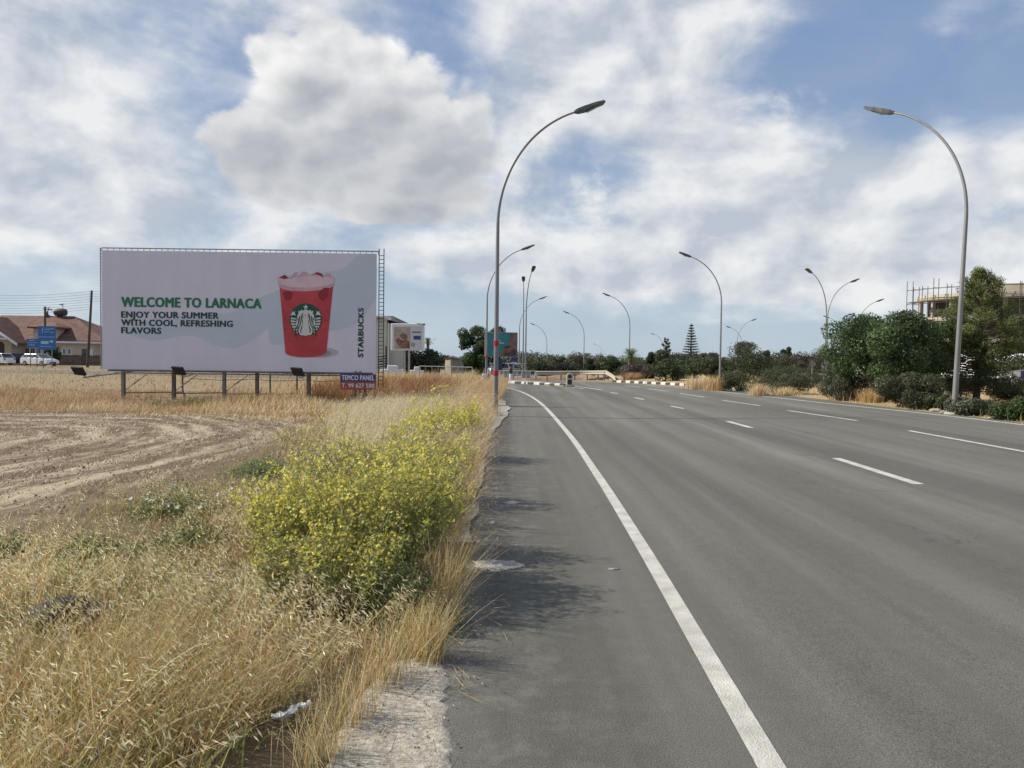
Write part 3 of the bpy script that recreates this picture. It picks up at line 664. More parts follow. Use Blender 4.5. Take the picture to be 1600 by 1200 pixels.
# top lattice, edge lattice, ladder
tr = MB(); zt = BZ+PH
tr.tube([(-.05, .1, zt+.10), (PW+.1, .1, zt+.10)], .022, 6); n = 46
for i in range(n+1):
    x = -.05+(PW+.1)*i/n; tr.tube([(x, .1, zt-.02), (x, .1, zt+.10)], .012, 5)
tr.tube([(-.1, .1, BZ), (-.1, .1, zt+.10)], .02, 6)
for i in range(40): z = BZ+PH*i/40; tr.tube([(-.1, .1, z), (.02, .1, z)], .010, 5)
tr.build('lattice_frame', METAL, bb)
ld = MB()
for x in (PW+.07, PW+.24): ld.tube([(x, .16, BZ-.5), (x, .16, zt+.2)], .018, 6)
for i in range(34): z = BZ-.4+(PH+.5)*i/34; ld.tube([(PW+.07, .16, z), (PW+.24, .16, z)], .012, 5)
for i in range(5): z = BZ+.2+i*.09; ld.tube([(PW+.05, .1, z), (PW+.36, .25, z+.05)], .02, 5)
ld.build('ladder', DARKMETAL, bb)
LEGS = [184, 264, 344, 396, 478, 568]
for px in LEGS:
    x = (px-160)*SC; wp = Matrix.Rotation(bang, 3, 'Z') @ Vector((x, .35, 0)) + Vector((p0.x, p0.y, 0)); gzz = gz1(wp.x, wp.y)
    mb = MB(); w = .052 if px != 478 else .065
    # H-section post
    mb.box((x-w, .32, gzz-.15), (x+w, .335, BZ+PH*.9)); mb.box((x-w, .43, gzz-.15), (x+w, .445, BZ+PH*.9)); mb.box((x-.010, .337, gzz-.15), (x+.010, .428, BZ+PH*.9))
    mb.build('leg', METAL if px in (184, 344) else RUST, bb)
for px in (248, 320, 440, 515, 395):
    x = (px-160)*SC; mb = MB(); mb.tube([(x+.02*SC, 1.9, BZ+.8), (x, 1.9, .3), (x+.05, 2.0, 0)], [.04, .035, .035], 6); mb.build('rear_leg', RUST, bb)
mb = MB()
for z in (BZ-.85,):
    for a_, c_ in ((184, 248), (264, 320), (344, 400), (400, 440), (478, 515)):
        mb.tube([((a_-160)*SC, .5, z), ((c_-160)*SC, 1.9, z-.02)], .022, 6)
mb.tube([(.2, -.02, BZ-.03), (PW-.1, -.02, BZ-.03)], .035, 6)
mb.tube([(.2, .5, BZ-.12), (PW-.1, .5, BZ-.12)], .03, 6)
mb.tube([((-8)*SC, -.9, BZ-.28), (58*SC, .1, BZ-.02)], .02, 6)
for a_ in (184, 264, 344): mb.tube([((a_-160)*SC, .5, BZ-.75), ((a_-160+40)*SC, .4, BZ-.1)], .018, 6)
mb.build('brace', RUST, bb)
wire = MB()
for a_, c_ in ((300, 395), (396, 478), (478, 530)): wire.tube([((a_-160)*SC, -.15, BZ-.28), (((a_+c_)/2-160)*SC, -.15, BZ-.33), ((c_-160)*SC, -.15, BZ-.28)], .01, 5)
wire.build('cable', DARKMETAL, bb)
SOOT = mat('black_housing', (.018, .018, .02), .6, 0, .2, 5)
def flood(px, py, w=.42):
    x, z = uv(px, py); z += BZ; t = MB()
    q = [(x-w*.48, -1.2, z+.15), (x+w*.36, -1.2, z+.13), (x+w*.55, -1.08, z-.14), (x-w*.28, -1.08, z-.11)]
    vs = [Vector(p) for p in q]+[Vector(p)+Vector((.02, .09, .03)) for p in q]
    t.add(vs, [(0,3,2,1),(4,5,6,7),(0,1,5,4),(1,2,6,5),(2,3,7,6),(3,0,4,7)]); f = t.build('floodlight', SOOT, bb)
    a_ = MB(); a_.tube([(x, -1.08, z-.02), (x-.05, -.5, z-.2), (x, .2, z-.12)], .018, 6); a_.build('arm', METAL, f)
for px, py in ((150,580),(300,580.5),(478,583)): flood(px, py)
# small sign below the panel
sgn = thing('contractor_sign', 'small blue and red sign reading TEMCO PANEL below the big billboard', 'sign', bb.location, bang)
NAVY = mat('sign_navy', (.045, .04, .20), .5, 0, .06, 1); SRED = mat('sign_red', (.36, .08, .05), .5, 0, .08, 1); SWH = mat('sign_white', (.7, .7, .7), .5, 0, .03, 1)
x0, z1 = uv(533, 586.5); x1, zm = uv(588.5, 599.5); _, z0 = uv(588, 612)
mb = MB(); mb.box((x0, -.12, BZ+zm), (x1, -.09, BZ+z1)); mb.build('upper_panel', NAVY, sgn)
mb = MB(); mb.box((x0, -.12, BZ+z0), (x1, -.09, BZ+zm-.004)); mb.build('lower_panel', SRED, sgn)
mb = MB(); mb.box((x1-.6, -.088, BZ+z0-.5), (x1-.54, -.03, BZ+z1+.1)); mb.box((x0+.5, -.088, BZ+z0-.5), (x0+.56, -.03, BZ+z1+.1)); mb.build('bracket', RUST, sgn)
for s_, zz_, h in (('TEMCO PANEL', BZ+zm+.06, .17), ('T. 99 627 500', BZ+z0+.08, .145)):
    o = txt(s_, x0+.06, zz_, h, SWH, sgn, 0, (x1-x0)-.12, bold=.045); o.data.transform(Matrix.Translation((0, -.124, 0)))

# ------------------------------------------------------------------ vegetation tools
def blades(P, h, w, lean, tint, tiptint=None, curl=1.6):
    n = len(P); yaw = rng.random(n)*math.pi; side = np.stack([np.cos(yaw), np.sin(yaw), np.zeros(n)], 1)
    lv = np.array([0, .38, .72, 1.0]); ww = np.array([1, .85, .55, .12]); rings = []
    for t, wt in zip(lv, ww):
        c = P + np.stack([lean[:, 0]*h*t**curl, lean[:, 1]*h*t**curl, h*t*np.sqrt(np.clip(1-.25*(lean**2).sum(1)*t, .2, 1))], 1)
        rings.append((c-side*(w*wt)[:, None], c+side*(w*wt)[:, None], c))
    Q = []; Tn = []
    for i in range(3):
        Q.append(np.stack([rings[i][0], rings[i][1], rings[i+1][1], rings[i+1][0]], 1))
        Tn.append(tint)
    return np.concatenate(Q), np.concatenate(Tn), rings[3][2], rings[2][2]
def spikelets(base, tip, k, L, wd, tint, wind=(1, -.1), droop=.6):
    n = len(base); Q = []; Tn = []; wind3 = np.array([wind[0], wind[1], 0.0])
    for i in range(k):
        t = (i+rng.random(n)*.8)/k; c = base*(1-t[:, None])+tip*t[:, None]
        off = rng.normal(size=(n, 3))*np.array([.016, .016, .008])*(L/.012)+wind3*L*.9; c2 = c+off-np.array([0, 0, 1])*L*droop*.6
        d = nrm(wind3*.7+np.array([0, 0, -droop])+rng.normal(size=(n, 3))*.35); l = L*(.7+.6*rng.random(n))
        s = nrm(np.cross(d, rng.normal(size=(n, 3)))); Q.append(np.stack([c2-d*l[:, None], c2+s*wd, c2+d*l[:, None], c2-s*wd], 1)); Tn.append(tint)
    return np.concatenate(Q), np.concatenate(Tn)
def scatter(n, x0, x1, y0, y1, f=None):
    x = rng.uniform(x0, x1, n); y = rng.uniform(y0, y1, n)
    if f is not None: k = rng.random(n) < f(x, y); x, y = x[k], y[k]
    return x, y
PALE = [(.76,.64,.41),(.70,.56,.33),(.80,.70,.49)]; GOLD = [(.56,.41,.17),(.62,.47,.22),(.46,.32,.12)]; GRN = [(.20,.24,.075),(.26,.27,.10),(.15,.19,.06)]
RUSTY = [(.36,.19,.09),(.42,.25,.12),(.28,.16,.09)]; PINK = [(.54,.36,.22),(.58,.42,.27),(.48,.30,.18)]; OLIVE = [(.40,.34,.14),(.47,.39,.18)]
def grass(name, x, y, h, w, cols, lean=(.35, -.05), ljit=.22, zones=None, spk=0, L=.012, sw=.0028, scols=None, label=None, curl=1.6):
    n = len(x); P = np.stack([x, y, gz(x, y)-.02], 1); hh = h*(.65+.7*rng.random(n)) if np.isscalar(h) else h*(.65+.7*rng.random(n))
    ln = np.array(lean)+rng.normal(size=(n, 2))*ljit; tint = pal(n, cols)
    if zones is not None:
        zc, zm_ = zones; k = rng.random(n) < zm_; tint[k] = pal(int(k.sum()), zc)
    Q, Tn, tip, mid = blades(P, hh, np.full(n, w)*(.7+.6*rng.random(n)), ln, tint, curl=curl)
    if spk:
        q, t = spikelets(mid, tip+(tip-mid)*.25, spk, L, sw, pal(n, scols or PALE)); Q = np.concatenate([Q, q]); Tn = np.concatenate([Tn, t])
    o = quadmesh(name, Q, Tn, STRAW); tag(o, label, 'grass', kind='stuff'); return o

# ---- verge grass: tapering densities along the verge, x from -5 to the kerb
kerb_x = lambda y: np.where(y < 4.35, -.95-.0*y, -.62)
def slabmask(x, y):   # nothing grows on the slab; thin at the foot of the mustard and round the boulder
    clr = 1-.8*np.exp(-(((x+1.05)/.5)**2+((y-4.55)/.5)**2)**2) - .75*np.exp(-(((x+2.75)/.32)**2+((y-4.3)/.38)**2)**2)
    ex = np.interp(y, [2.2, 2.9, 3.3, 3.6, 3.95, 4.3, 4.6], [-1.18, -1.12, -1.06, -.96, -.78, -.52, -.46]); return np.where(x < ex, 1.0, 0.0)*clr
vedge = lambda y: -5.0+.35*np.sin(y*.9)+.2*np.sin(y*2.3)
# A short dense understorey
x, y = scatter(56000, -5.2, -.42, 1.7, 9.5, lambda x, y: slabmask(x, y)*sstep(-5.2, -3.6, x)*np.clip(vnoise(x, y, 1.7, 1)*1.7-.35, .08, 1))
gn = vnoise(x, y, .8, 2)
grass('short_grass', x, y, np.interp(x, [-5, -3.8, -2.6], [.035, .08, .17])*(.5+.9*vnoise(x, y, 2.5, 61)), .0026, GOLD+RUSTY[:2]+[(.24,.18,.10),(.14,.10,.06),(.18,.13,.07)], zones=(GRN+OLIVE, np.clip(gn*1.4-.30, 0, .75)), label='short dense tangle of dry and green grass under the taller stalks on the near verge', ljit=.5)
# B tall golden fine grass in the foreground corner
x, y = scatter(33000, -3.6, -.80, 1.7, 4.2, lambda x, y: slabmask(x+.05, y)*np.clip(vnoise(x, y, 2.6, 5)*1.6-.35, .05, 1)*sstep(4.3, 3.3, y+.25*(x+2)))
hh = (.20+.26*vnoise(x, y, 1.5, 6))*np.interp(x, [-1.7, -.95], [1, .38])
grass('golden_grass', x, y, hh, .0016, GOLD+PALE[:1]+RUSTY[1:2]+[(.34,.22,.10)], lean=(.38, .05), ljit=.42, zones=(OLIVE+GRN[:1], np.clip(vnoise(x, y, 1.2, 8)*1.4-.6, 0, .5)), spk=4, L=.008, sw=.0014, scols=GOLD+PALE, label='fine golden grass stalks bending right in the near left corner')
# C wild oats with pale spikelets
def oatf(x, y): return slabmask(x, y)*np.clip(vnoise(x, y, .9, 11)*1.7-.35, .05, 1)*sstep(-5.3, -3.8, x+.12*y*0)
x, y = scatter(8000, -4.6, -.6, 2.4, 7.8, lambda x, y: oatf(x, y)*np.interp(y, [2.4, 3.6, 4.4], [.12, .35, 1]))
grass('wild_oats', x, y, .34, .0013, OLIVE+GOLD, lean=(.38, -.02), ljit=.36, spk=8, L=.0165, sw=.0030, scols=[(.86,.74,.45),(.80,.66,.36),(.90,.80,.54)], label='nodding pale wild oat heads spread over the near verge')
x, y = scatter(3800, -3.6, -.85, 1.9, 5.6, lambda x, y: slabmask(x+.06, y)*np.clip(vnoise(x, y, 2.1, 81)*2-.7, 0, 1))
grass('tall_stalks', x, y, (.34+.22*vnoise(x, y, 1.3, 82))*np.interp(x, [-1.6, -.9], [1, .6]), .0024, [(.74,.58,.28),(.66,.48,.20),(.80,.68,.40),(.40,.38,.16),(.50,.33,.14)], lean=(.42, 0), ljit=.42, spk=5, L=.019, sw=.0030, scols=[(.86,.76,.48),(.78,.66,.38)], label='coarser golden stalks with long pale seed heads standing above the fine grass')
x, y = scatter(2600, -3.4, -1.0, 2.0, 5.4, lambda x, y: np.clip(vnoise(x, y, 1.5, 84)*2.2-1.0, 0, 1))
grass('green_blades', x, y, .26, .0032, [(.24,.27,.09),(.32,.33,.12),(.19,.22,.07)], lean=(.3, 0), ljit=.4, label='patches of still green grass blades in the near verge')
# D mid verge, pale oats behind the mustard
xb = lambda y: np.interp(y, [7, 8, 12, 18, 20], [-2.6, -2.8, -3.1, -4.5, -4.9])
x, y = scatter(15000, -4.9, -.8, 7.4, 20, lambda x, y: np.clip(.25+vnoise(x, y, .6, 12), 0, 1)*sstep(-.2, .5, x-xb(y))*(.35+.65*sstep(8, 12, y)))
hh = np.where((x > -9), .64, .36)*(.75+.4*vnoise(x, y, .7, 3))
hh = hh*np.interp(x-xb(y), [0, .8], [.6, 1.0])
grass('pale_oats', x, y, hh, .0028, PALE+OLIVE, lean=(.4, -.03), ljit=.2, spk=6, L=.017, sw=.0042, scols=[(.74,.66,.48),(.68,.58,.40),(.78,.72,.56)], label='silvery pale wild oats behind the yellow flowering bushes')
x, y = scatter(30000, -5.0, -.5, 7.0, 24, lambda x, y: (.3+.7*vnoise(x, y, .8, 13))*np.interp(x-xb(y), [-1.2, 0], [.15, 1]))
grass('verge_grass', x, y, np.interp(x-xb(y), [-1, 0, .6], [.06, .14, .36]), .004, GOLD+PALE, zones=(GRN+OLIVE, np.clip(vnoise(x, y, .5, 14)*1.6-.55, 0, .7)), lean=(.4, 0), ljit=.35, label='dense dry grass filling the middle of the verge')
# E pinkish orange grass along the kerb
x, y = scatter(24000, -1.7, -.46, 6.2, 40, lambda x, y: sstep(-1.8, -1.1, x)*(.35+.65*vnoise(x, y*.6, 1.2, 15))*(1-.65*sstep(-.62, -.46, x))*np.where((y > 11) & (y < 27), 1-.97*sstep(-.86, -.74, x), 1))
grass('kerbside_grass', x, y, np.where(y < 12, .52, .60), .0038, PINK+GOLD, lean=(.42, -.08), ljit=.22, spk=3, L=.018, sw=.003, scols=PINK+PALE[:1], label='pinkish orange dry grass leaning over the kerb edge')
# F tussocks beyond, towards the little white billboard
def rectgrass(name, n, x0, x1, y0, y1, h, w, cols, label, zones=None, f=None, **k):
    x, y = scatter(n, x0, x1, y0, y1, f); z = None
    if zones: z = (zones[0], np.clip(vnoise(x, y, zones[1], 21)*1.8-.6, 0, .85))
    return grass(name, x, y, h if np.isscalar(h) else h(x, y), w, cols, zones=z, label=label, **k)
rectgrass('tall_dry_grass', 26000, -10, -.9, 19, 46, lambda x, y: np.interp(y, [19, 26, 46], [.35, .5, .75])*np.where((x < -4.2) & (y < 26.6), .45, 1)*(.55+.9*vnoise(x, y, .45, 22)), .008, RUSTY+GOLD+PALE[:1], 'tall rusty and straw coloured grass on the verge beyond the billboard', zones=(OLIVE+PALE, .3), f=lambda x, y: np.where(x > -6.8-.10*(y-19)*0, 1, .45)*np.where(x < -1.0-.05*np.maximum(y-36, 0)*3, 1, 0), lean=(.2, 0), ljit=.4)
rectgrass('rusty_grass', 9000, -7.6, -2.6, 26.6, 34, lambda x, y: .45+.4*vnoise(x, y, .6, 52), .008, [(.32,.16,.08),(.40,.22,.11),(.24,.13,.06)], 'dark rusty brown grass patch behind and right of the small contractor sign', lean=(.2, 0), ljit=.35)
rectgrass('billboard_grass', 15000, -24, -6.5, 22.5, 33, lambda x, y: .08+.22*vnoise(x, y, .5, 23)**1.5*1.3, .007, RUSTY+[(.40,.31,.19),(.46,.37,.24),(.33,.24,.14)], 'brown dry grass growing round the billboard posts', zones=(GOLD+PALE, .25), lean=(.2, 0))
rectgrass('orange_grass', 13000, -24, -4.8, 20.3, 24.2, lambda x, y: .07+.20*vnoise(x, y, .9, 24), .006, [(.46,.32,.17),(.50,.37,.21),(.36,.25,.13)], 'band of orange dry grass between the mown field and the billboard', zones=(PINK+PALE, .5), lean=(.2, 0), ljit=.5)
rectgrass('far_field_grass', 15000, -70, -7, 34, 88, .13, .018, [(.40,.31,.19),(.46,.37,.24),(.33,.24,.14)], 'low straw coloured grass across the far field by the parked cars', zones=(RUSTY+OLIVE, .08), lean=(.2, 0))
# G stubble of the mown field, thick where the straw lies in rows
def rows(x, y):
    d = np.hypot(np.maximum(x+11, 0), np.maximum(y-14, 0)); return np.clip(.5+.5*np.sin(d*2.6+2*vnoise(x, y, .3, 31)*3), 0, 1)
x, y = scatter(90000, -22, -4.6, 7.0, 20.5, lambda x, y: .12+.7*rows(x, y)**2*vnoise(x, y, 1.5, 33))
grass('field_stubble', x, y, .06, .0060, [(.70,.61,.45),(.76,.69,.54),(.48,.38,.26)], zones=([(.14,.10,.065),(.20,.15,.10)], .35*np.ones(len(x))), lean=(.9, .2), ljit=1.0, label='short cut straw stubble in curved rows on the mown field')
# H right verge
x, y = scatter(16000, 12.3, 40, 12, 40, lambda x, y: np.where(x < 15.5, 1, .45)*(.3+.7*vnoise(x, y, .7, 41)))
x = x-np.interp(y, [12, 30, 40], [0, .5, 2]);
grass('roadside_straw', x, y, .22, .007, [(.55,.40,.20),(.60,.47,.27),(.46,.32,.16)], lean=(.15, 0), ljit=.3, label='dry straw grass along the right edge of the road among the shrubs')
# tufts on the right verge, each a thing
def tuft(px, Y, h, wpx, cols, label, n=500):
    c = onG(px, Y); r_ = wpx/2*Y/FPX; x = rng.normal(0, r_*.5, n); y = rng.normal(0, r_*.5, n)
    P = np.stack([x, y, gz(x+c.x, y+c.y)-c.z-.03], 1); ln = np.stack([x/r_*.35+.1, y/r_*.35], 1)+rng.normal(size=(n, 2))*.1
    Q, Tn, tip, mid = blades(P, h*(.6+.5*rng.random(n)), np.full(n, .00022*Y), ln, pal(n, cols))
    o = quadmesh('grass_tuft', Q, Tn, STRAW); o.location = c; tag(o, label, 'grass tuft', 'dry grass tufts beside the right kerb')
for a_ in [(1087,38,.75,34,PALE+PINK,'pale plumed dry grass tuft right of the striped kerb, left of the orange tuft'),(1118,36,.8,32,PINK+GOLD,'orange dry grass tuft at the foot of the second right lamp'),
           (1186,31,.55,24,PINK+PALE,'small dry tuft between the two dark shrubs'),(1330,27.5,.42,60,GOLD+PALE,'broad low straw tuft below the carob tree trunks'),(1225,31,.4,30,GOLD+PALE,'low straw tuft left of the large grey shrub'),
           (1360,26.2,.5,26,PINK+GOLD,'brownish tuft squeezed between the two large shrubs'),(985,56,.6,30,RUSTY+PINK,'rusty tuft near the foot of the third right lamp'),(1540,22.5,.3,50,GOLD+PINK,'low brown tuft by the road left of the bright green shrub')]: tuft(*a_)

# ---- stones and litter near the verge
def lump(c, r3, seed, n=14):
    rr = np.random.default_rng(seed); mb = MB(); vs = []; k = 9
    off = rr.normal(size=(5, 3))
    for i in range(k+1):
        th = math.pi*i/k
        for j in range(n):
            ph = 2*math.pi*j/n; d = np.array([math.sin(th)*math.cos(ph), math.sin(th)*math.sin(ph), math.cos(th)])
            q = 1+.12*sum(math.sin(3*np.dot(d, o_)+i_) for i_, o_ in enumerate(off))*.6; vs.append(tuple(np.array(c)+d*q*np.array(r3)))
    fs = [(i*n+j, i*n+(j+1) % n, (i+1)*n+(j+1) % n, (i+1)*n+j) for i in range(k) for j in range(n)]; mb.add(vs, fs, True); return mb
rk = G(95, 985)
o = lump((0, 0, .09), (.19, .12, .12), 4).build('rock', mat('dark_rock', (.028, .024, .027), .8, 0, .35, 5, .5, 22)); o.location = rk; tag(o, 'dark grey boulder half hidden in oat grass at the left', 'rock')
o = lump((0, 0, .07), (.10, .09, .09), 9).build('rock', bpy.data.materials['dark_rock']); o.location = G(150, 985); tag(o, 'smaller dark stone just right of the dark boulder', 'rock')
lt = G(455, 1128); li = thing('crushed_bottle', 'crumpled clear plastic bottle lying in dry grass beside the slab', 'litter', lt+Vector((0, 0, .05)), R(32)); li.rotation_euler[1] = R(-12)
PLA = mat('clear_plastic', (.62, .62, .66), .25, 0, .35, 30, .8, 60, spec=.8)
mb = MB(); pr = [(.004, -.085), (.022, -.08), (.026, -.05), (.021, -.02), (.027, .01), (.020, .035), (.012, .055), (.011, .075)]
mb.lathe(pr, (0, 0, .0), 12, 'x'); mb.v = [(x, y*(1+.35*math.sin(x*150+z*90))+.012*math.sin(x*60), z*.55+.010*math.sin(x*110+y*160)) for x, y, z in mb.v]; mb.build('bottle_body', PLA, li)
mb = MB(); mb.lathe([(.0135, .076), (.0135, .09), (.009, .092)], (0, 0, 0), 12, 'x'); mb.build('cap', WHITEP, li)

def tubes_fast(A, B, r0, r1):
    """thin three-sided rods from A to B (N,3)"""
    d = nrm(B-A); a = nrm(np.cross(d, np.array([.3, .5, .81]))); b = np.cross(d, a); Q = []
    for k in range(3):
        t0, t1 = 2*math.pi*k/3, 2*math.pi*(k+1)/3; e0 = a*math.cos(t0)+b*math.sin(t0); e1 = a*math.cos(t1)+b*math.sin(t1)
        Q.append(np.stack([A+e0*r0, A+e1*r0, B+e1*r1, B+e0*r1], 1))
    return np.concatenate(Q)
# loose gravel and straw litter along the slab, kerb and asphalt edge
def debris(name, n, x0, x1, y0, y1, size, cols, label, f=None, flat=.5):
    x, y = scatter(n, x0, x1, y0, y1, f); n = len(x); s_ = size*(.4+1.2*rng.random(n)**2); c = np.stack([x, y, gz(x, y)+.012], 1); Q = []
    u_ = nrm(np.stack([rng.normal(size=n), rng.normal(size=n), np.zeros(n)], 1)); v_ = np.cross(np.array([0, 0, 1.0]), u_); w_ = np.array([0, 0, 1.0])*np.ones((n, 1)); e = s_[:, None]
    P = [c+u_*e*1.2, c+v_*e*.8, c-u_*e, c-v_*e*.9]; T_ = c+w_*e*flat*2+u_*e*.2
    for k in range(4): Q.append(np.stack([P[k], P[(k+1) % 4], T_, T_], 1))
    tn = pal(n, cols); o = quadmesh(name, np.concatenate(Q), np.tile(tn, (4, 1)), STONE); tag(o, label, 'gravel', kind='stuff')
STONE = leafmat('stone_bits', .0, rough=.9)
debris('gravel', 5200, -.95, .10, 2.0, 24, .006, [(.34,.31,.26),(.22,.20,.17),(.42,.38,.31),(.14,.13,.12)], 'loose gravel grains scattered along the left asphalt edge', lambda x, y: np.clip(1.0-np.abs(x+.42)*2.2, .02, 1))
debris('clods', 5200, -16, -4.2, 6.5, 19.5, .016, [(.26,.20,.135),(.16,.12,.08),(.36,.29,.20)], 'small earth clods on the mown field', flat=.6)
debris('gravel', 1500, 12.0, 13.4, 9, 34, .018, [(.42,.37,.28),(.30,.26,.2)], 'loose gravel and dirt along the right asphalt edge')
xx_, yy_ = scatter(900, -.8, .05, 2.1, 14, lambda x, y: np.clip(1-np.abs(x+.5)*1.8, .05, 1)); nn_ = len(xx_)
a_ = rng.random(nn_)*math.pi; d_ = np.stack([np.cos(a_), np.sin(a_), np.zeros(nn_)], 1)*(.03+.06*rng.random(nn_))[:, None]; c_ = np.stack([xx_, yy_, gz(xx_, yy_)+.028], 1)
o = quadmesh('straw_litter', tubes_fast(c_-d_, c_+d_, .0012, .0008), pal(nn_*3, GOLD+PALE), STRAW); tag(o, 'broken straw stalks lying on the slab and asphalt edge', 'litter', kind='stuff')

# ---- wild mustard bushes with yellow flowers
YEL = [(.80,.70,.08),(.84,.78,.16),(.66,.58,.07),(.78,.76,.26),(.60,.58,.14)]
def mustard(c, H, W, nmain, label, fl=1.0, grp='yellow mustard bushes on the verge', lean=(.05, -.02), fsz=1.0, tw=1.0):
    c = Vector((c[0], c[1], gz1(c[0], c[1]))); t = thing('mustard_bush', label, 'bush', c, 0, grp)
    SA = []; SB = []; LC = []; LD = []; FC = []; r_ = rng
    for i in range(nmain):
        a_ = r_.random()*2*math.pi; rad = W*math.sqrt(r_.random()); b0 = np.array([math.cos(a_)*rad*.35, math.sin(a_)*rad*.35, -.02])
        top = np.array([math.cos(a_)*rad+lean[0], math.sin(a_)*rad+lean[1], H*(1-.30*(rad/W)**2)*(.62+.44*r_.random()**1.5)])
        pts = [b0+(top-b0)*np.array([s**1.25, s**1.25, s**.92]) + r_.normal(size=3)*.012 for s in np.linspace(0, 1, 8)]
        for k in range(7):
            SA.append(pts[k]); SB.append(pts[k+1])
            for _ in range(2 if k < 3 else 1):
                q = pts[k]+(pts[k+1]-pts[k])*r_.random(); LC.append(q+r_.normal(size=3)*.025); LD.append(r_.normal(size=3))
        nb = 9
        for j in range(nb):
            s = .25+.72*(j+r_.random())/nb; kk = min(int(s*7), 6); q = pts[kk]+(pts[kk+1]-pts[kk])*(s*7-kk)
            aa = r_.random()*2*math.pi; ln = (.12+.26*r_.random())*(1.15-s)*1.5*tw*H; d = np.array([math.cos(aa)*.62, math.sin(aa)*.62, .75]); d /= np.linalg.norm(d)
            e1 = q+d*ln*.5+r_.normal(size=3)*.01; e2 = e1+(d+np.array([0, 0, .35]))*ln*.45
            SA += [q, e1]; SB += [e1, e2]
            for _ in range(2): w_ = r_.random(); LC.append(q*(1-w_)+e1*w_+r_.normal(size=3)*.02); LD.append(r_.normal(size=3))
            if s > .3:
                nf = r_.poisson(4.2*fl)
                for _ in range(nf): FC.append(e1+(e2-e1)*(.3+.75*r_.random())+r_.normal(size=3)*.014)
                for _ in range(2):
                    w_ = r_.random(); p_ = e1+(e2-e1)*w_; SA.append(p_); SB.append(p_+nrm(r_.normal(size=3)+np.array([0, 0, .8]))*.035)
        for _ in range(r_.poisson(5*fl)): FC.append(top+r_.normal(size=3)*np.array([.018, .018, .035]))
    SA = np.array(SA); SB = np.array(SB); LC = np.array(LC); LD = np.array(LD); FC = np.array(FC)
    low = (1-np.clip(SA[:, 2]/H, 0, 1)); Q = tubes_fast(SA, SB, (.0014+.0026*low**2)[:, None], .0011)
    quadmesh('stems', Q, pal(len(Q), [(.30,.31,.13),(.38,.36,.17),(.30,.25,.12)]), LEAF, t)
    m_ = len(LC); f = np.repeat(np.arange(m_), 2); C2 = LC[f]+rng.normal(size=(2*m_, 3))*.028
    sz = (.008+.016*np.clip(1-C2[:, 2]/H, 0, 1)); Q = leaves(C2, nrm(LD[f]+np.array([-.3, 0, .8])), sz*1.5, sz*.36)
    quadmesh('leaves', Q, pal(len(Q), [(.27,.30,.09),(.34,.35,.12),(.20,.24,.07),(.38,.38,.16)]), LEAF, t)
    # flowers: four petals each
    Q = []; F = len(FC); nn = nrm(rng.normal(size=(F, 3))*.6+np.array([-.15, -.45, .7])); tt = nrm(np.cross(nn, rng.normal(size=(F, 3)))); bb_ = np.cross(nn, tt); s = (.0076*fsz*(.6+.7*rng.random(F)))[:, None]
    for k in range(4):
        u_ = (tt, bb_, -tt, -bb_)[k]; v_ = (bb_, -tt, -bb_, tt)[k]; Q.append(np.stack([FC, FC+u_*s*.75+v_*s*.55+nn*s*.15, FC+u_*s*1.45+nn*s*.2, FC+u_*s*.75-v_*s*.55+nn*s*.15], 1))
    quadmesh('flowers', np.concatenate(Q), np.tile(pal(F, YEL, .08), (4, 1)), PETAL, t)
    return t
mustard((-1.0, 5.35), 1.10, .68, 125, 'largest yellow mustard bush, in the middle of the verge nearest the road')
mustard((-1.72, 5.8), .84, .52, 62, 'low dense yellow mustard bush at the left side of the largest bush', fl=1.3)
mustard((-.70, 6.3), 1.02, .40, 46, 'mustard bush leaning over the road edge right of the largest bush')
mustard((-1.65, 7.4), 1.26, .70, 40, 'sparse tall stemmed mustard bush standing behind the largest bush', fl=.6, fsz=1.1)
mustard((-.95, 8.4), 1.02, .6, 52, 'mustard bush between the largest bush and the far flowering clump', fsz=1.15)
mustard((-1.15, 12.0), 1.16, .72, 70, 'far bright yellow mustard clump below the nearest lamp pole', fl=1.3, fsz=1.45)
mustard((-1.0, 4.75), .72, .42, 40, 'low mustard plant at the foot of the largest bush, facing the slab', fl=.6)
mustard((-1.45, 4.9), .62, .36, 34, 'low mustard plant at the front left foot of the largest bush', fl=.6)
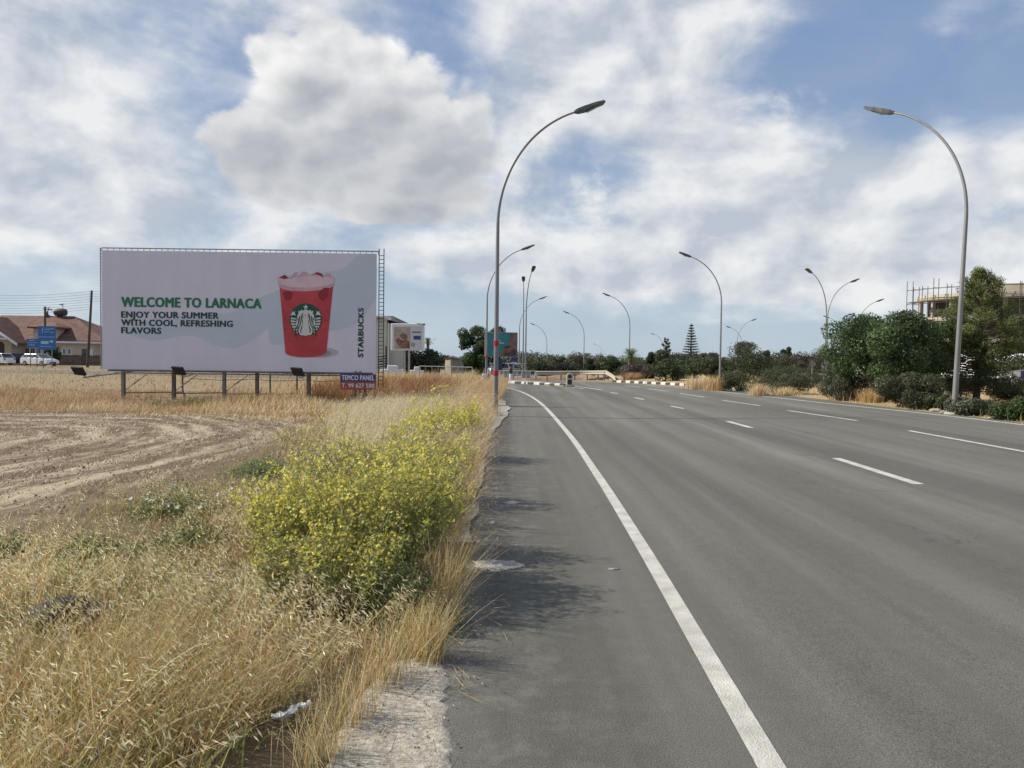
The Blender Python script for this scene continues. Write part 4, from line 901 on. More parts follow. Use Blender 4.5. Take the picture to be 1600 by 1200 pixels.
# ---- green weeds
def weed(px, py, H, W, n, label, cols, flowers=0, leaf=.016):
    c = G(px, py); t = thing('green_weed', label, 'weed', c, 0, 'green weeds in the verge grass')
    P = rng.normal(size=(n, 3))*np.array([W*.42, W*.42, H*.3]); P[:, 2] = np.abs(P[:, 2])*1.2; r_ = np.hypot(P[:, 0], P[:, 1])/W; P[:, 2] *= np.clip(1.2-r_, .2, 1)
    Q = leaves(P, nrm(rng.normal(size=(n, 3))+np.array([-.2, -.2, .8])), leaf*(.7+.7*rng.random(n)), leaf*.4)
    quadmesh('leaves', Q, pal(n, cols), LEAF, t)
    k = n//14; A = np.zeros((k, 3)); A[:, :2] = rng.normal(size=(k, 2))*W*.15; A[:, 2] = -.02; B = P[:k]
    quadmesh('stems', tubes_fast(A, B, .0022, .0012), pal(k*3, [(.2, .2, .09)]), LEAF, t)
    if flowers:
        F = P[rng.choice(n, flowers)]+np.array([0, 0, .03]); F[:, 2] = np.maximum(F[:, 2], H*.35); nn = nrm(rng.normal(size=(flowers, 3))*.4+np.array([-.3, -.6, .6])); tt = nrm(np.cross(nn, rng.normal(size=(flowers, 3)))); b2 = np.cross(nn, tt); s = .02
        for i in range(flowers):
            Q = []
            for a_ in range(5):
                u_ = tt[i]*math.cos(a_*1.2566)+b2[i]*math.sin(a_*1.2566); v_ = np.cross(nn[i], u_); Q.append(np.stack([F[i], F[i]+u_*s*.8+v_*s*.55, F[i]+u_*s*1.2+nn[i]*s*.4, F[i]+u_*s*.8-v_*s*.55]))
            quadmesh('flower', np.array(Q), np.tile([[.80, .79, .75]], (5, 1)), PETAL, t)
    return t
GW = [(.09,.14,.04),(.14,.19,.06),(.18,.21,.08)]
weed(275, 800, .42, .55, 2600, 'green bindweed clump with small white flowers at the edge of the mown field', GW, 16)
weed(300, 850, .34, .42, 1800, 'darker green weed patch below the white flowered clump', GW, 0)
weed(140, 868, .24, .4, 1700, 'low green weed mat left of the bindweed, near the mown field', GW, 0)
weed(15, 860, .2, .3, 900, 'low green weed at the left picture edge', GW)
weed(410, 740, .40, .6, 2200, 'grey green weed patch between oats and mown field', [(.18,.23,.10),(.24,.28,.13)], 0, .02)
weed(300, 634, .35, 1.0, 1500, 'small green plant before the billboard posts', GW, 0, .04)
weed(247, 636, .25, .6, 700, 'smaller green plant left of the one before the billboard posts', GW, 0, .035)
weed(640, 975, .5, .34, 3600, 'dark leafy green weed at the base of the largest mustard bush', GW, 0, .014)
weed(665, 640, .7, .6, 900, 'tall green plant in the rusty grass right of the billboard', [(.16,.2,.09),(.2,.24,.12)], 0, .05)
# tussock at the road edge
def tussock(px, py, h, n, label, spread=.05, lean=(.15, -.05)):
    c = G(px, py); P = np.concatenate([rng.normal(size=(n, 2))*spread, np.full((n, 1), -.01)], 1); ln = np.array(lean)+rng.normal(size=(n, 2))*.3
    Q, Tn, tip, mid = blades(P, h*(.4+.75*rng.random(n)), np.full(n, .0016), ln, pal(n, GOLD+PALE+[(.30,.26,.10)])); q, t2 = spikelets(mid, tip, 3, .008, .0014, pal(n, GOLD))
    o = quadmesh('grass_tussock', np.concatenate([Q, q]), np.concatenate([Tn, t2]), STRAW); o.location = c; tag(o, label, 'grass tussock', 'dry grass tussocks at the road edge')
tussock(640, 1020, .34, 260, 'golden grass tussock above the slab, second from the road crack', .07)
tussock(668, 1032, .34, 260, 'small grass tussock at the road crack, nearest the asphalt', .045, (.2, 0))
tussock(590, 1066, .32, 200, 'golden grass tussock at the upper left corner of the slab', .08)
tussock(545, 1125, .28, 170, 'golden grass tussock at the left side of the slab', .06, (0, 0))
tussock(500, 1185, .26, 170, 'lowest golden grass tussock at the left side of the slab', .06, (0, 0))
tussock(690, 965, .55, 300, 'thin tall tussock leaning over the asphalt edge below the mustard', .06, (.28, -.1))
tussock(700, 900, .5, 300, 'thin tussock at the asphalt edge beside the mud patch', .06, (.2, -.05))

# ------------------------------------------------------------------ trees
DG = [(.035,.062,.022),(.05,.085,.03),(.028,.05,.018)]; MG = [(.06,.095,.032),(.085,.12,.04),(.045,.075,.028)]; PG = [(.075,.085,.045),(.10,.11,.06),(.055,.065,.035)]
GY = [(.085,.095,.06),(.11,.115,.075),(.065,.07,.045)]; PN = [(.09,.12,.036),(.12,.15,.046),(.15,.165,.06)]
def blobcrown(H, W, z0, nb, kind='round'):
    B = []
    for _ in range(nb):
        a_ = rng.random()*2*math.pi; s = rng.random(); zc = z0+(H-z0)*(.12+.74*s)
        prof = math.sqrt(max(.05, 1-((zc-z0)/(H-z0)*2-1.0)**2*.75)) if kind == 'round' else max(.12, 1-.8*((zc-z0)/(H-z0)))
        rad = W/2*prof*math.sqrt(rng.random())*.82; r_ = W*(.10+.13*rng.random())*(.8 if kind != 'round' else 1)*(18/max(nb, 18))**.42
        B.append((math.cos(a_)*rad, math.sin(a_)*rad, min(zc, H-r_*.7), r_))
    return np.array(B)
def crownleaves(B, n, leaf, cols, flat=.85, elong=.5):
    p = B[:, 3]**2/np.sum(B[:, 3]**2); i = rng.choice(len(B), n, p=p); d = nrm(rng.normal(size=(n, 3))); rr = B[i, 3]*(.62+.42*rng.random(n)**.5)
    C = B[i, :3]+d*rr[:, None]*np.array([1, 1, flat]); C += rng.normal(size=(n, 3))*leaf*.5
    bt = (1+.22*rng.normal(size=len(B)))[i]; l = leaf*(.6+.8*rng.random(n))
    return leaves(C, nrm(d+rng.normal(size=(n, 3))*.6), l, l*elong), np.clip(pal(n, cols, .2)*bt[:, None], .01, .5)
def tree(px, Y, top, wpx, label, cols=MG, kind='round', z0=.2, n=2600, nb=16, leaf=None, name='tree', cat='tree', grp='trees along the far side of the road', base=None, trunks=1):
    c = onG(px, Y) if base is None else G(px, base); Y = c.y; H = (at(px, top, Y).z-c.z); W = wpx*Y/FPX; leaf = leaf or max(.035, .0016*Y)
    t = thing(name, label, cat, c, 0, grp)
    B = blobcrown(H, W, H*z0, nb, kind); Q, Tn = crownleaves(B, n, leaf, cols); quadmesh('crown' if name != 'shrub' else 'foliage', Q, Tn, LEAF, t)
    for k in range(trunks):
        mb = MB(); a_ = (k-(trunks-1)/2)*.5
        mb.tube([(a_*.3, 0, -.1), (a_*.8+.05, .05, H*.25), (a_*1.6, 0, H*.5), (a_*2, .05, H*.8)], [H*.028+.02, H*.022+.015, H*.014+.01, .01], 8)
        for j in B[:6]: mb.tube([(a_*.9, 0, H*.28), (j[0]*.6, j[1]*.6, j[2]*.85), (j[0], j[1], j[2])], [H*.012+.01, H*.008+.005, .006], 6)
        mb.build('trunk' if name != 'shrub' else 'branches', BARK, t)
    return t
# right verge shrubs
SG = 'grey green shrubs on the right verge'
for (px, bs, top, w, lb, cols, n) in [(1153,611,582,52,'round dark shrub right of the second right lamp, nearest the striped kerb',DG+PG,4500),(1210,613,586,42,'low olive shrub right of the round dark shrub',PG,3500),(1240,615,584,60,'broad dark shrub left of the round signpost',GY+PG,4500),
        (1322,625,580,68,'large grey green shrub below the left side of the carob tree',GY,9000),(1422,637,586,84,'largest olive shrub on the verge, left of the nearest right lamp',PG,14000),(1466,641,619,32,'small dark shrub touching the foot of the nearest right lamp',PG+DG,3500),
        (1516,648,625,52,'small blue grey shrub right of the nearest lamp foot',GY,6000),(1578,628,590,62,'bare looking brownish shrub below the pine, near the right picture edge',[(.10,.08,.055),(.13,.11,.07),(.07,.07,.04)],6000),(1600,656,622,76,'bright green shrub cut by the right picture edge',MG+[(.10,.16,.04)],9000),
        (1500,624,592,44,'grey shrub behind the nearest right lamp below the pine',GY,3500),(1262,604,575,50,'dull olive shrub behind the round signpost',PG,4500),(1215,604,574,56,'tall dark shrub behind the low olive shrub',DG+PG,5000),(1308,607,580,40,'dark shrub at the left foot of the carob tree',DG,4000),(1190,606,588,30,'small olive shrub behind the low olive one',PG,1800)]:
    tree(px, None, top-1, w*1.22, lb, cols, 'round', .02, int(n*1.3), 20, name='shrub', cat='shrub', grp=SG, base=bs, leaf=.033)
tree(1382, None, 486, 208, 'wide dark carob tree with many trunks on the right verge', [(.055,.09,.036),(.075,.12,.045),(.095,.145,.06)], 'round', .20, 46000, 84, .044, 'carob_tree', base=628, grp=None, trunks=4)
# Aleppo pines, built from needle tufts on limbs
def pine(px, base, top, wpx, label, n=26000, nb=60, z0=.22, cols=PN, leaf=.05, name='pine_tree', Y=None):
    c = G(px, base) if Y is None else onG(px, Y); Y = c.y; H = at(px, top, Y).z-c.z; W = wpx*Y/FPX; t = thing(name, label, 'tree', c)
    B = []; mb = MB(); tp = lambda s: Vector((.10*math.sin(s*4)*H*.15, .05*math.cos(s*3), H*s)); mb.tube([tp(s) for s in np.linspace(-.02, .97, 9)], [H*.026*(1-s*.9)+.008 for s in np.linspace(0, 1, 9)], 8)
    for i in range(nb):
        s = z0+(1-z0)*(i+.5)/nb; a_ = i*2.4+rng.random(); rl = W/2*np.interp(s, [0, .25, .45, .6, .75, .9, 1], [.8, 1.0, .98, .72, .40, .22, .04])*(.55+.6*rng.random()) + .06; p0_ = tp(max(s-.06, .05)); e = tp(s)+Vector((math.cos(a_)*rl, math.sin(a_)*rl, rl*(.45*s-.15)))
        mb.tube([p0_, (p0_+e)/2+Vector((0, 0, -.05)), e], [.028*(1.15-s), .016, .005], 5); k = 3
        for j in range(k): w_ = .5+.5*(j+1)/k; q = p0_*(1-w_)+e*w_; B.append((q.x, q.y, q.z+.05, W*.068*(.5+.6*rng.random())*(1.15-.55*s)*(110/max(nb, 110))**.3))
    B = np.array(B); Q, Tn = crownleaves(B, n, leaf, cols, .75, .30); quadmesh('crown', Q, Tn, LEAF, t); mb.build('trunk', BARK, t)
pine(1526, 628, 424, 180, 'tall bright pine standing right of the nearest right lamp', 52000, 170, .27, leaf=.036)
pine(1492, 629, 503, 160, 'shorter dark pine between the carob tree and the tall pine', 42000, 120, .2, [(.055,.078,.028),(.07,.095,.032)], leaf=.036)
# Norfolk pine
def norfolk(px, Y, top, wpx, label):
    c = onG(px, Y); H = at(px, top, Y).z-c.z; W = wpx*Y/FPX; t = thing('norfolk_pine', label, 'tree', c); mb = MB(); mb.tube([(0, 0, -.1), (0, 0, H*.98)], [.22, .03], 8); Bl = []
    nt = 17
    for i in range(nt):
        s = .12+.86*i/nt; L_ = W/2*(1-s)*1.12+.08
        for j in range(7):
            a_ = j*2*math.pi/7+i*.5; e = Vector((math.cos(a_)*L_, math.sin(a_)*L_, H*s+L_*.16)); mb.tube([(0, 0, H*s), e], [.03, .01], 4)
            for w_ in np.linspace(.35, 1, 5): Bl.append((e.x*w_, e.y*w_, H*s+L_*.16*w_, .08+.07*(1-s)))
    Bl = np.array(Bl); Q, Tn = crownleaves(Bl, 7500, .07, [(.035,.05,.03),(.05,.065,.04)], .6, .45); quadmesh('crown', Q, Tn, LEAF, t); mb.build('trunk', BARK, t)
norfolk(1079, 105, 503, 36, 'tall conical tiered pine standing above the far tree line')
# palm
def palm(px, Y, top, wpx, label, fr=34):
    c = onG(px, Y); H = at(px, top, Y).z-c.z; W = wpx*Y/FPX; t = thing('palm_tree', label, 'palm tree', c); hc = H-W*.30
    mb = MB(); mb.tube([(0, 0, -.1), (.05, 0, hc*.5), (0, 0, hc)], [.24, .19, .17], 10); mb.build('trunk', BARK, t); Q = []
    for i in range(fr):
        a_ = i*2.399; el_ = R(70-95*(i/fr)); L_ = W*.5; d = Vector((math.cos(a_)*math.cos(el_), math.sin(a_)*math.cos(el_), math.sin(el_))); s_ = Vector((-math.sin(a_), math.cos(a_), 0)); prev = Vector((0, 0, hc))
        for k in range(10):
            f = (k+1)/10; p = Vector((0, 0, hc))+d*L_*f+Vector((0, 0, -.35*L_*f*f)); ln = .42*math.sin(math.pi*min(f*.9+.1, 1))*W*.28+.05
            for sg in (-1, 1):
                tip = p+s_*sg*ln+d*ln*.6+Vector((0, 0, -ln*.25)); w = (p-prev)*.45; Q.append([p-w, p+w*.4, tip+w*.1, tip-w*.1])
            prev = p
    Q = np.array([[list(v) for v in q] for q in Q]); quadmesh('fronds', Q, pal(len(Q), [(.08,.12,.035),(.12,.16,.05)]), LEAF, t)
palm(985, 78, 543, 42, 'fan palm rising behind the third right lamp')
palm(668, 95, 527, 20, 'small palm peeking out beside the white billboard')
# middle distance: each tree its own
TL = [(848,70,566,58,'low olive tree left end of the distant row above the guardrail',PG+MG),(884,72,567,50,'dark bushy tree behind the guardrail left of the fourth lamp',DG+PG),(873,130,559,24,'tree tip showing behind the guardrail bushes',PG),(921,66,560,26,'pointed dark tree just right of the fourth lamp',DG),
      (902,120,562,60,'hazy far tree between the guardrail bushes and the pointed dark tree',PG),(955,66,564,44,'bright leafy tree left of the palm',MG),(984,62,572,42,'dark tree directly below the palm crown',DG),(1000,60,574,46,'purplish grey bush below and right of the palm',[(.09,.08,.065),(.11,.10,.08)]),
      (1018,75,547,26,'upright dark tree left of the loose pine',DG),(1050,72,553,56,'dense dark tree with overhanging crown left of the conical pine',DG+MG),(1040,52,567,56,'dark rounded tree in front of the loose pine',DG+MG),(1085,60,560,70,'mid green tree in front of the conical pine',MG),
      (1108,90,553,40,'far tree right of the conical pine',PG),(1120,58,559,44,'green tree left of the second lamp pole',MG+PG),(1165,56,541,92,'big broad dark tree right of the second lamp',DG+MG),(1160,110,537,40,'loose crown sticking out above the big broad tree',PG),(1198,120,545,24,'narrow far conifer right of the big broad tree',DG),
      (1225,64,556,70,'grey green tree right of the big broad tree',GY+PG),(1262,62,552,66,'olive tree left of the lamp pair',PG+GY),(1228,140,543,26,'far conifer tip above the grey green tree',DG),(1290,75,548,70,'dull green tree behind the lamp pair',PG),(930,100,563,40,'far low tree behind the bollard lamp',PG),
      (1070,130,556,50,'far tree glimpsed left of the conical pine trunk',PG),(805,90,566,40,'dull tree right of the turquoise billboard',PG+DG)]
for k_, (px, Y, top, w, lb, cols) in enumerate(TL): cols = [(c_[0]*.85+.008, c_[1]*.8+.005, c_[2]*.85+.008) for c_ in cols]; tree(px, Y, top-(6, 0, 3, 1, 5)[k_ % 5], w*1.12, lb, cols, 'cone' if any(k in lb for k in ('pointed', 'conifer', 'upright')) else 'round', .0, 6500, 22, leaf=.0009*Y+.015)
pine(1040, None, 529, 34, 'loose crowned pine behind the dark rounded tree', 2600, 20, .3, PG, .10, Y=88)
# leftish trees
tree(752, 66, 503, 84, 'large broadleaf tree left of the turquoise billboard, behind the nearest lamp', DG+MG, z0=.05, n=20000, nb=40, grp=None, leaf=.085)
tree(660, 66, 546, 76, 'dark round tree behind the small white billboard posts', [(.04,.05,.025),(.055,.065,.035)], z0=.02, n=5000, nb=18, grp=None)
tree(704, 80, 554, 34, 'pale small tree behind the tapering shed', PG, n=2000, grp=None)
tree(722, 78, 560, 40, 'low dark bush right of the tapering shed', DG, n=2000, grp=None)
tree(84, 92, 540, 26, 'green garden tree before the bungalow, behind the blue road signs', MG, n=1500, grp=None)
tree(125, 150, 507, 9, 'distant conifer tip behind the bungalow roof', DG, 'cone', n=500, grp=None)
tree(131, 140, 514, 12, 'distant palm like tree tip right of the conifer behind the roof', DG, n=400, grp=None)
# far-off wood as one mass
Bw = []
for i in range(520):
    Y = rng.uniform(140, 260); px = rng.uniform(560, 1660); c = onG(px, Y); tp_ = (1.5 + 12*vnoise(px, 0, .022, 71) + 7*vnoise(px, 9, .08, 72))*(1 if px > 780 else .4) + (4 if px > 1180 else 0)
    h = (CAMZ-c.z) + tp_*rng.uniform(.35, 1)*Y/FPX; r_ = h*.42; Bw.append((c.x, c.y, c.z+h-r_, r_)); Bw.append((c.x+rng.normal()*1.5, c.y, c.z+h*.3, r_))
Bw = np.array(Bw); Q, Tn = crownleaves(Bw, 80000, .24, [(.05,.06,.035),(.065,.07,.045),(.04,.052,.03)], 1.0); o = quadmesh('distant_wood', Q, Tn, LEAF); tag(o, 'far-off line of mixed dark trees along the horizon', 'wood', kind='stuff')

# ------------------------------------------------------------------ left background: bungalow, cars, signs, poles
ROOF = mat('roof_tiles', (.135, .068, .05), .85, 0, .35, 1.2, .6, 12); CREAM = mat('cream_render', (.52, .45, .36), .85, 0, .1, 1); WHT = mat('white_trim', (.72, .72, .70), .6, 0, .05, 1)
HD = 100.0; HS = HD/FPX
hb = onG(60, HD); ho = thing('bungalow', 'cream bungalow with brown red tiled roof and white gabled porch at far left', 'house', hb)
def hx(px): return at(px, 560, HD).x-hb.x
def hz(px, py): return at(px, py, HD).z-hb.z
W0, W1 = hx(-60), hx(148); DEP = 10
mb = MB(); mb.box((W0, 0, -.1), (W1, DEP, hz(80, 533))); mb.build('wall', CREAM, ho)
def hip(mb, x0, x1, y0, y1, z0, z1, rx0, rx1, o=.5):
    ym = (y0+y1)/2; vs = [(x0-o, y0-o, z0), (x1+o, y0-o, z0), (x1+o, y1+o, z0), (x0-o, y1+o, z0), (rx0, ym, z1), (rx1, ym, z1), (x0-o, y0-o, z0-.22), (x1+o, y0-o, z0-.22), (x1+o, y1+o, z0-.22), (x0-o, y1+o, z0-.22)]
    mb.add(vs, [(0,1,5,4),(1,2,5),(2,3,4,5),(3,0,4),(6,7,1,0),(7,8,2,1),(8,9,3,2),(9,6,0,3),(9,8,7,6)])
mb = MB(); hip(mb, W0, W1+1.2, 0, DEP, hz(100, 532), hz(60, 490.5), W0+2, hx(82)); rf = mb.build('roof', ROOF, ho)
mb = MB(); mb.box((W0-.4, -.56, hz(0, 535)), (W1+1.5, -.52, hz(0, 532))); mb.build('gutter', WHT, rf)
mb = MB(); hip(mb, hx(55), hx(92), -.6, 3, hz(75, 511), hz(75, 503), hx(68), hx(78), .4); mb.build('dormer_roof', ROOF, rf)
mb = MB(); mb.box((hx(55), -.35, hz(70, 530)), (hx(90), 2.8, hz(75, 511.5))); d_ = mb.build('dormer', CREAM, rf)
mb = MB(); mb.box((hx(84.5), -.38, hz(85, 518)), (hx(90), -.352, hz(85, 511.5))); mb.build('dormer_window', WHT, rf)
# gabled wing with porch
mb = MB(); x0, x1 = hx(-60), hx(38); zb, zt_ = hz(0, 531), hz(-10, 498)
mb.prism([(x0, -.1), (x1, -.1), (x1, zb), ((x0+x1)/2, zt_), (x0, zb)], -2.5, -.001); mb.build('wing_wall', CREAM, ho)
mb = MB(); xm = (x0+x1)/2; e = .6; sl_ = (zt_-zb)/(xm-x0)
for s_ in (-1, 1):
    xe = xm+s_*((x1-x0)/2+1.1); ze = zb-sl_*1.1; mb.add([(xm, -3.2, zt_+.1), (xe, -3.2, ze+.1), (xe, .8, ze+.1), (xm, 3, zt_+.1), (xm, -3.2, zt_+.32), (xe, -3.2, ze+.32), (xe, .8, ze+.32), (xm, 3, zt_+.32)], [(0,1,2,3),(4,7,6,5),(0,4,5,1),(1,5,6,2),(2,6,7,3)])
mb.build('wing_roof', ROOF, ho)
mb = MB()
for s_ in (-1, 1):
    xe = xm+s_*((x1-x0)/2+1.2); ze = zb-sl_*1.2; mb.add([(xm, -3.23, zt_+.34), (xe, -3.23, ze+.34), (xe, -3.23, ze-.05), (xm, -3.23, zt_-.05), (xm, -3.205, zt_+.34), (xe, -3.205, ze+.34), (xe, -3.205, ze-.05), (xm, -3.205, zt_-.05)], [(0,1,2,3),(7,6,5,4),(0,4,5,1),(3,2,6,7)])
mb.build('bargeboard', WHT, ho)
mb = MB(); px0, px1 = hx(-24), hx(19); zp = hz(0, 531); mb.prism([(px0, zp), (px1, zp), (px1, zp+.25), ((px0+px1)/2, hz(0, 517)), (px0, zp+.25)], -5.2, -2.6)
for xx in (px0+.3, px1-.3): mb.box((xx-.16, -5.1, -.1), (xx+.16, -4.8, zp-.002))
mb.box((px1+.01, -4.9, zp-.0), (hx(37), -2.6, zp+.18)); mb.build('porch', WHT, ho)
mb = MB(); mb.prism([(hx(16), .0), (hx(27), 0), (hx(27), hz(20, 541))]+[(hx(21.5)+(hx(27)-hx(21.5))*math.cos(a_), hz(20, 541)+.55*math.sin(a_)) for a_ in np.linspace(.3, 2.8, 7)]+[(hx(16), hz(20, 541))], -2.53, -2.502); mb.build('door', DARKMETAL, ho)
for (a_, c_) in ((39, 47), (48, 56), (57, 65), (98, 104), (106, 112)):
    y_ = -.03 if a_ > 38 else -2.53; mb = MB(); mb.box((hx(a_), y_-.02, hz(60, 553.5)), (hx(c_), -.002, hz(60, 543.5))); w = mb.build('window', WHT, ho)
    mb = MB(); mb.box((hx(a_+1.2), y_-.035, hz(60, 552.5)), (hx(a_+3.6), y_-.022, hz(60, 544.5))); mb.box((hx(a_+4.3), y_-.035, hz(60, 552.5)), (hx(c_-1.2), y_-.022, hz(60, 544.5))); mb.build('pane', GLASS, w)
mb = MB(); mb.box((hx(128), -.05, -.1), (hx(139), -.002, hz(130, 545))); mb.build('garage_door', GLASS, ho)
mb = MB(); mb.box((hx(140), -.06, -.1), (hx(145), -.003, hz(130, 545))); mb.build('side_door', WHT, ho)
mb = MB(); mb.tube([(hx(38), 5, hz(40, 490)), (hx(38), 5, hz(40, 482))], [.25, .04], 8); mb.box((hx(36), 4.6, hz(38, 491.5)), (hx(40), 5.4, hz(38, 489))); mb.build('chimney', ROOF, rf)
mb = MB(); mb.tube([(hx(63.5), 5, hz(63, 494)), (hx(63.5), 5, hz(63, 472))], .04, 6)
for k in range(5): mb.tube([(hx(57+k*1.4), 5, hz(60, 471.5-k*.3)), (hx(57.8+k*1.4), 5.6, hz(60, 471.5-k*.3))], .03, 5)
mb.tube([(hx(55), 5.3, hz(60, 471)), (hx(63.5), 5.3, hz(60, 473.5))], .03, 5); mb.build('aerial', METAL, rf)
tk = thing('water_tank', 'dark oval rooftop water tank on a frame above the bungalow roof', 'water tank', hb+Vector((hx(60), 5, hz(60, 492))))
mb = MB(); mb.lathe([(.1, -.85), (.45, -.75), (.55, -.4), (.55, .4), (.45, .75), (.1, .85)], (0, 0, .65), 16, 'x'); mb.build('tank', DARKMETAL, tk)
mb = MB()
for sx in (-.6, .6):
    for sy in (-.3, .3): mb.tube([(sx, sy, -.4), (sx, sy, .3)], .04, 5)
mb.build('stand', METAL, tk)
# garden fence
fb = thing('garden_fence', 'long dark brown fence in front of the bungalow', 'fence')
fx0, fx1 = at(80, 560, 96).x, at(158, 560, 96).x; mb = MB(); k = int((fx1-fx0)/.22); z0 = gz1(fx0, 96)
BRN = mat('brown_fence', (.10, .075, .06), .85, 0, .3, 2)
for i in range(k): x = fx0+(fx1-fx0)*i/k; mb.box((x, 96, z0), (x+.18, 96.04, z0+1.35+.03*math.sin(i)))
mb.build('boards', BRN, fb); mb = MB(); mb.box((fx0, 96.05, z0+1.1), (fx1, 96.1, z0+1.2)); mb.box((fx0, 96.05, z0+.3), (fx1, 96.1, z0+.4)); mb.build('rail', BRN, fb)
# cars
def car(px, Y, heading, label, paint, L_=4.3, est=False):
    c = onG(px, Y); t = thing('parked_car', label, 'car', c, heading, 'cars parked before the bungalow')
    P = mat('car_paint', paint, .3, .2, .04, 2, spec=.6); hw = .86
    low = [(-2.12,.30),(-1.75,.24),(1.75,.24),(2.1,.32),(2.14,.55),(2.02,.72),(1.2,.92),(.95,.95),(-1.9,.98),(-2.1,.85)]
    mb = MB(); n = len(low); rings = []
    for y_, ins in ((-hw, .06), (-hw+.06, 0), (hw-.06, 0), (hw, .06)):
        rings.append([(x*(1-ins*.35), y_, .6+(z-.6)*(1-ins*1.2)) for x, z in low])
    vs = sum(rings, []); fs = [tuple(range(n)), tuple(range(4*n-1, 3*n-1, -1))]
    for r_ in range(3): fs += [(r_*n+i, (r_+1)*n+i, (r_+1)*n+(i+1) % n, r_*n+(i+1) % n) for i in range(n)]
    mb.add(vs, fs, True); b = mb.build('body', P, t)
    def cabin(top, bot, zt_, zb, wt, wb):
        return [(bot[0], -wb, zb), (bot[1], -wb, zb), (top[1], -wt, zt_), (top[0], -wt, zt_), (bot[0], wb, zb), (bot[1], wb, zb), (top[1], wt, zt_), (top[0], wt, zt_)]
    bx = [(0,1,2,3),(7,6,5,4),(1,5,6,2),(3,2,6,7),(4,0,3,7)]
    MB().add(cabin((-1.45, .25), (-1.98, 1.15), 1.38, .93, .62, .80), bx).build('windows', GLASS, t)
    MB().add(cabin((-1.62, .30), (-1.66, .34), 1.46, 1.385, .60, .645), bx).build('roof', P, t)
    pl_ = MB()
    for s_ in (-1, 1):
        for a_, c_ in (((-1.98, .93), (-1.5, 1.38)), ((1.15, .93), (.28, 1.38)), ((-.25, .95), (-.3, 1.38)), ((-1.35, .95), (-1.2, 1.38))): pl_.tube([(a_[0], s_*.805, a_[1]), (c_[0], s_*.63, c_[1])], .035, 5)
    pl_.build('pillars', P, t)
    for x in (-1.32, 1.33):
        for s_ in (-1, 1):
            mb = MB(); mb.lathe([(.22, -.11), (.31, -.10), (.325, -.05), (.325, .05), (.31, .10), (.22, .11)], (x, s_*.79, .325), 18, 'y'); w = mb.build('wheel', BLACKP, t)
            mb = MB(); mb.lathe([(.05, -.02), (.2, -.015), (.2, .015), (.05, .02)], (x, s_*(.79+.105), .325), 14, 'y'); mb.build('rim', METAL, w)
    for s_ in (-1, 1):
        mb = MB(); mb.bbox((2.0, s_*.62-.16, .58), (2.12, s_*.62+.16, .72), .02); mb.build('headlight', mat('headlight_glass', (.6, .62, .65), .2, 0, .05, 2), t)
        mb = MB(); mb.bbox((-2.12, s_*.66-.12, .68), (-2.05, s_*.66+.12, .86), .02); mb.build('tail_light', REDTAPE, t)
    mb = MB(); mb.box((2.1, -.4, .34), (2.155, .4, .52)); mb.build('grille', BLACKP, t)
    return t
car(62, 89, R(-18), 'white hatchback parked nose right in front of the bungalow', (.72, .73, .76))
car(20, 93, R(-160), 'black car half hidden behind the white hatchback', (.025, .025, .03))
car(-6, 90.5, R(165), 'white car cut by the left picture edge beside the black one', (.68, .69, .70))
# blue direction signs
def roadsign(px, Y, box, label, arrows):
    c = onG(px, Y); t = thing('direction_sign', label, 'road sign', c); BL = mat('sign_blue', (.03, .13, .36), .5, 0, .12, 2); LB = mat('sign_line', (.35, .50, .62), .5, 0, .1, 2)
    X = lambda p: at(p, 530, Y).x-c.x; Z = lambda p: at(px, p, Y).z-c.z; x0, y0, x1, y1 = box
    mb = MB(); mb.box((X(x0), 0, Z(y1)), (X(x1), .05, Z(y0))); pn = mb.build('panel', BL, t)
    mb = MB(); ym = (y0+y1)/2
    for k in arrows: x_, yy_, w_, h_ = k; mb.box((X(x_), -.012, Z(yy_+h_)), (X(x_+w_), -.004, Z(yy_)))
    mb.build('sign_symbols', LB, pn)
    for f in (.25, .75): mb = MB(); xx = X(x0+(x1-x0)*f); mb.tube([(xx, .09, 0), (xx, .09, Z(y0+3))], .05, 6); mb.build('post', METAL, t)
roadsign(72, 78, (59.5, 509.5, 87, 546.5), 'large blue direction sign with white lines in front of the bungalow', [(60, 526.2, 26, .7), (64, 533, 12, 4.5), (78, 532, 5, 3), (66, 512, 1, 8), (70, 514, 9, .9), (70, 518, 7, .9), (79, 513, 5, 1), (79, 519, 5, 1), (62, 541, 20, .7)])
roadsign(52, 80, (41.5, 529.5, 61.5, 543), 'smaller blue direction sign left of the large one', [(43, 535.2, 16, .6), (45, 531.5, 10, .9), (45, 538.5, 10, .9)])
# utility poles and wires
WOOD = mat('pole_wood', (.08, .065, .055), .9, 0, .3, 3)
upY = 84; c = onG(136.5, upY); up = thing('utility_pole', 'tall leaning wooden utility pole left of the big billboard', 'utility pole', c)
tp_ = at(143.5, 454, upY)-c; mb = MB(); mb.tube([(0, 0, -.2), tp_], [.17, .11], 10); mb.build('pole', WOOD, up)
mb = MB()
for k in range(5): q = tp_*(1-.03*k-.01); mb.tube([q+Vector((-.22, -.05, 0)), q+Vector((.12, -.05, 0))], .03, 5)
mb.build('insulators', DARKMETAL, up)
c2 = onG(70, 92); up2 = thing('utility_pole', 'shorter utility pole beside the rooftop water tank', 'utility pole', c2); t2 = at(70.5, 479, 92)-c2
mb = MB(); mb.tube([(0, 0, -.2), t2], [.15, .12], 8); mb.build('pole', WOOD, up2); mb = MB(); mb.tube([t2+Vector((-.3, 0, -.3)), t2+Vector((.9, 0, -.35))], .05, 6); mb.tube([t2+Vector((.3, 0, -.8)), t2+Vector((.5, 0, .0))], .04, 5); mb.build('crossarm', WOOD, up2)
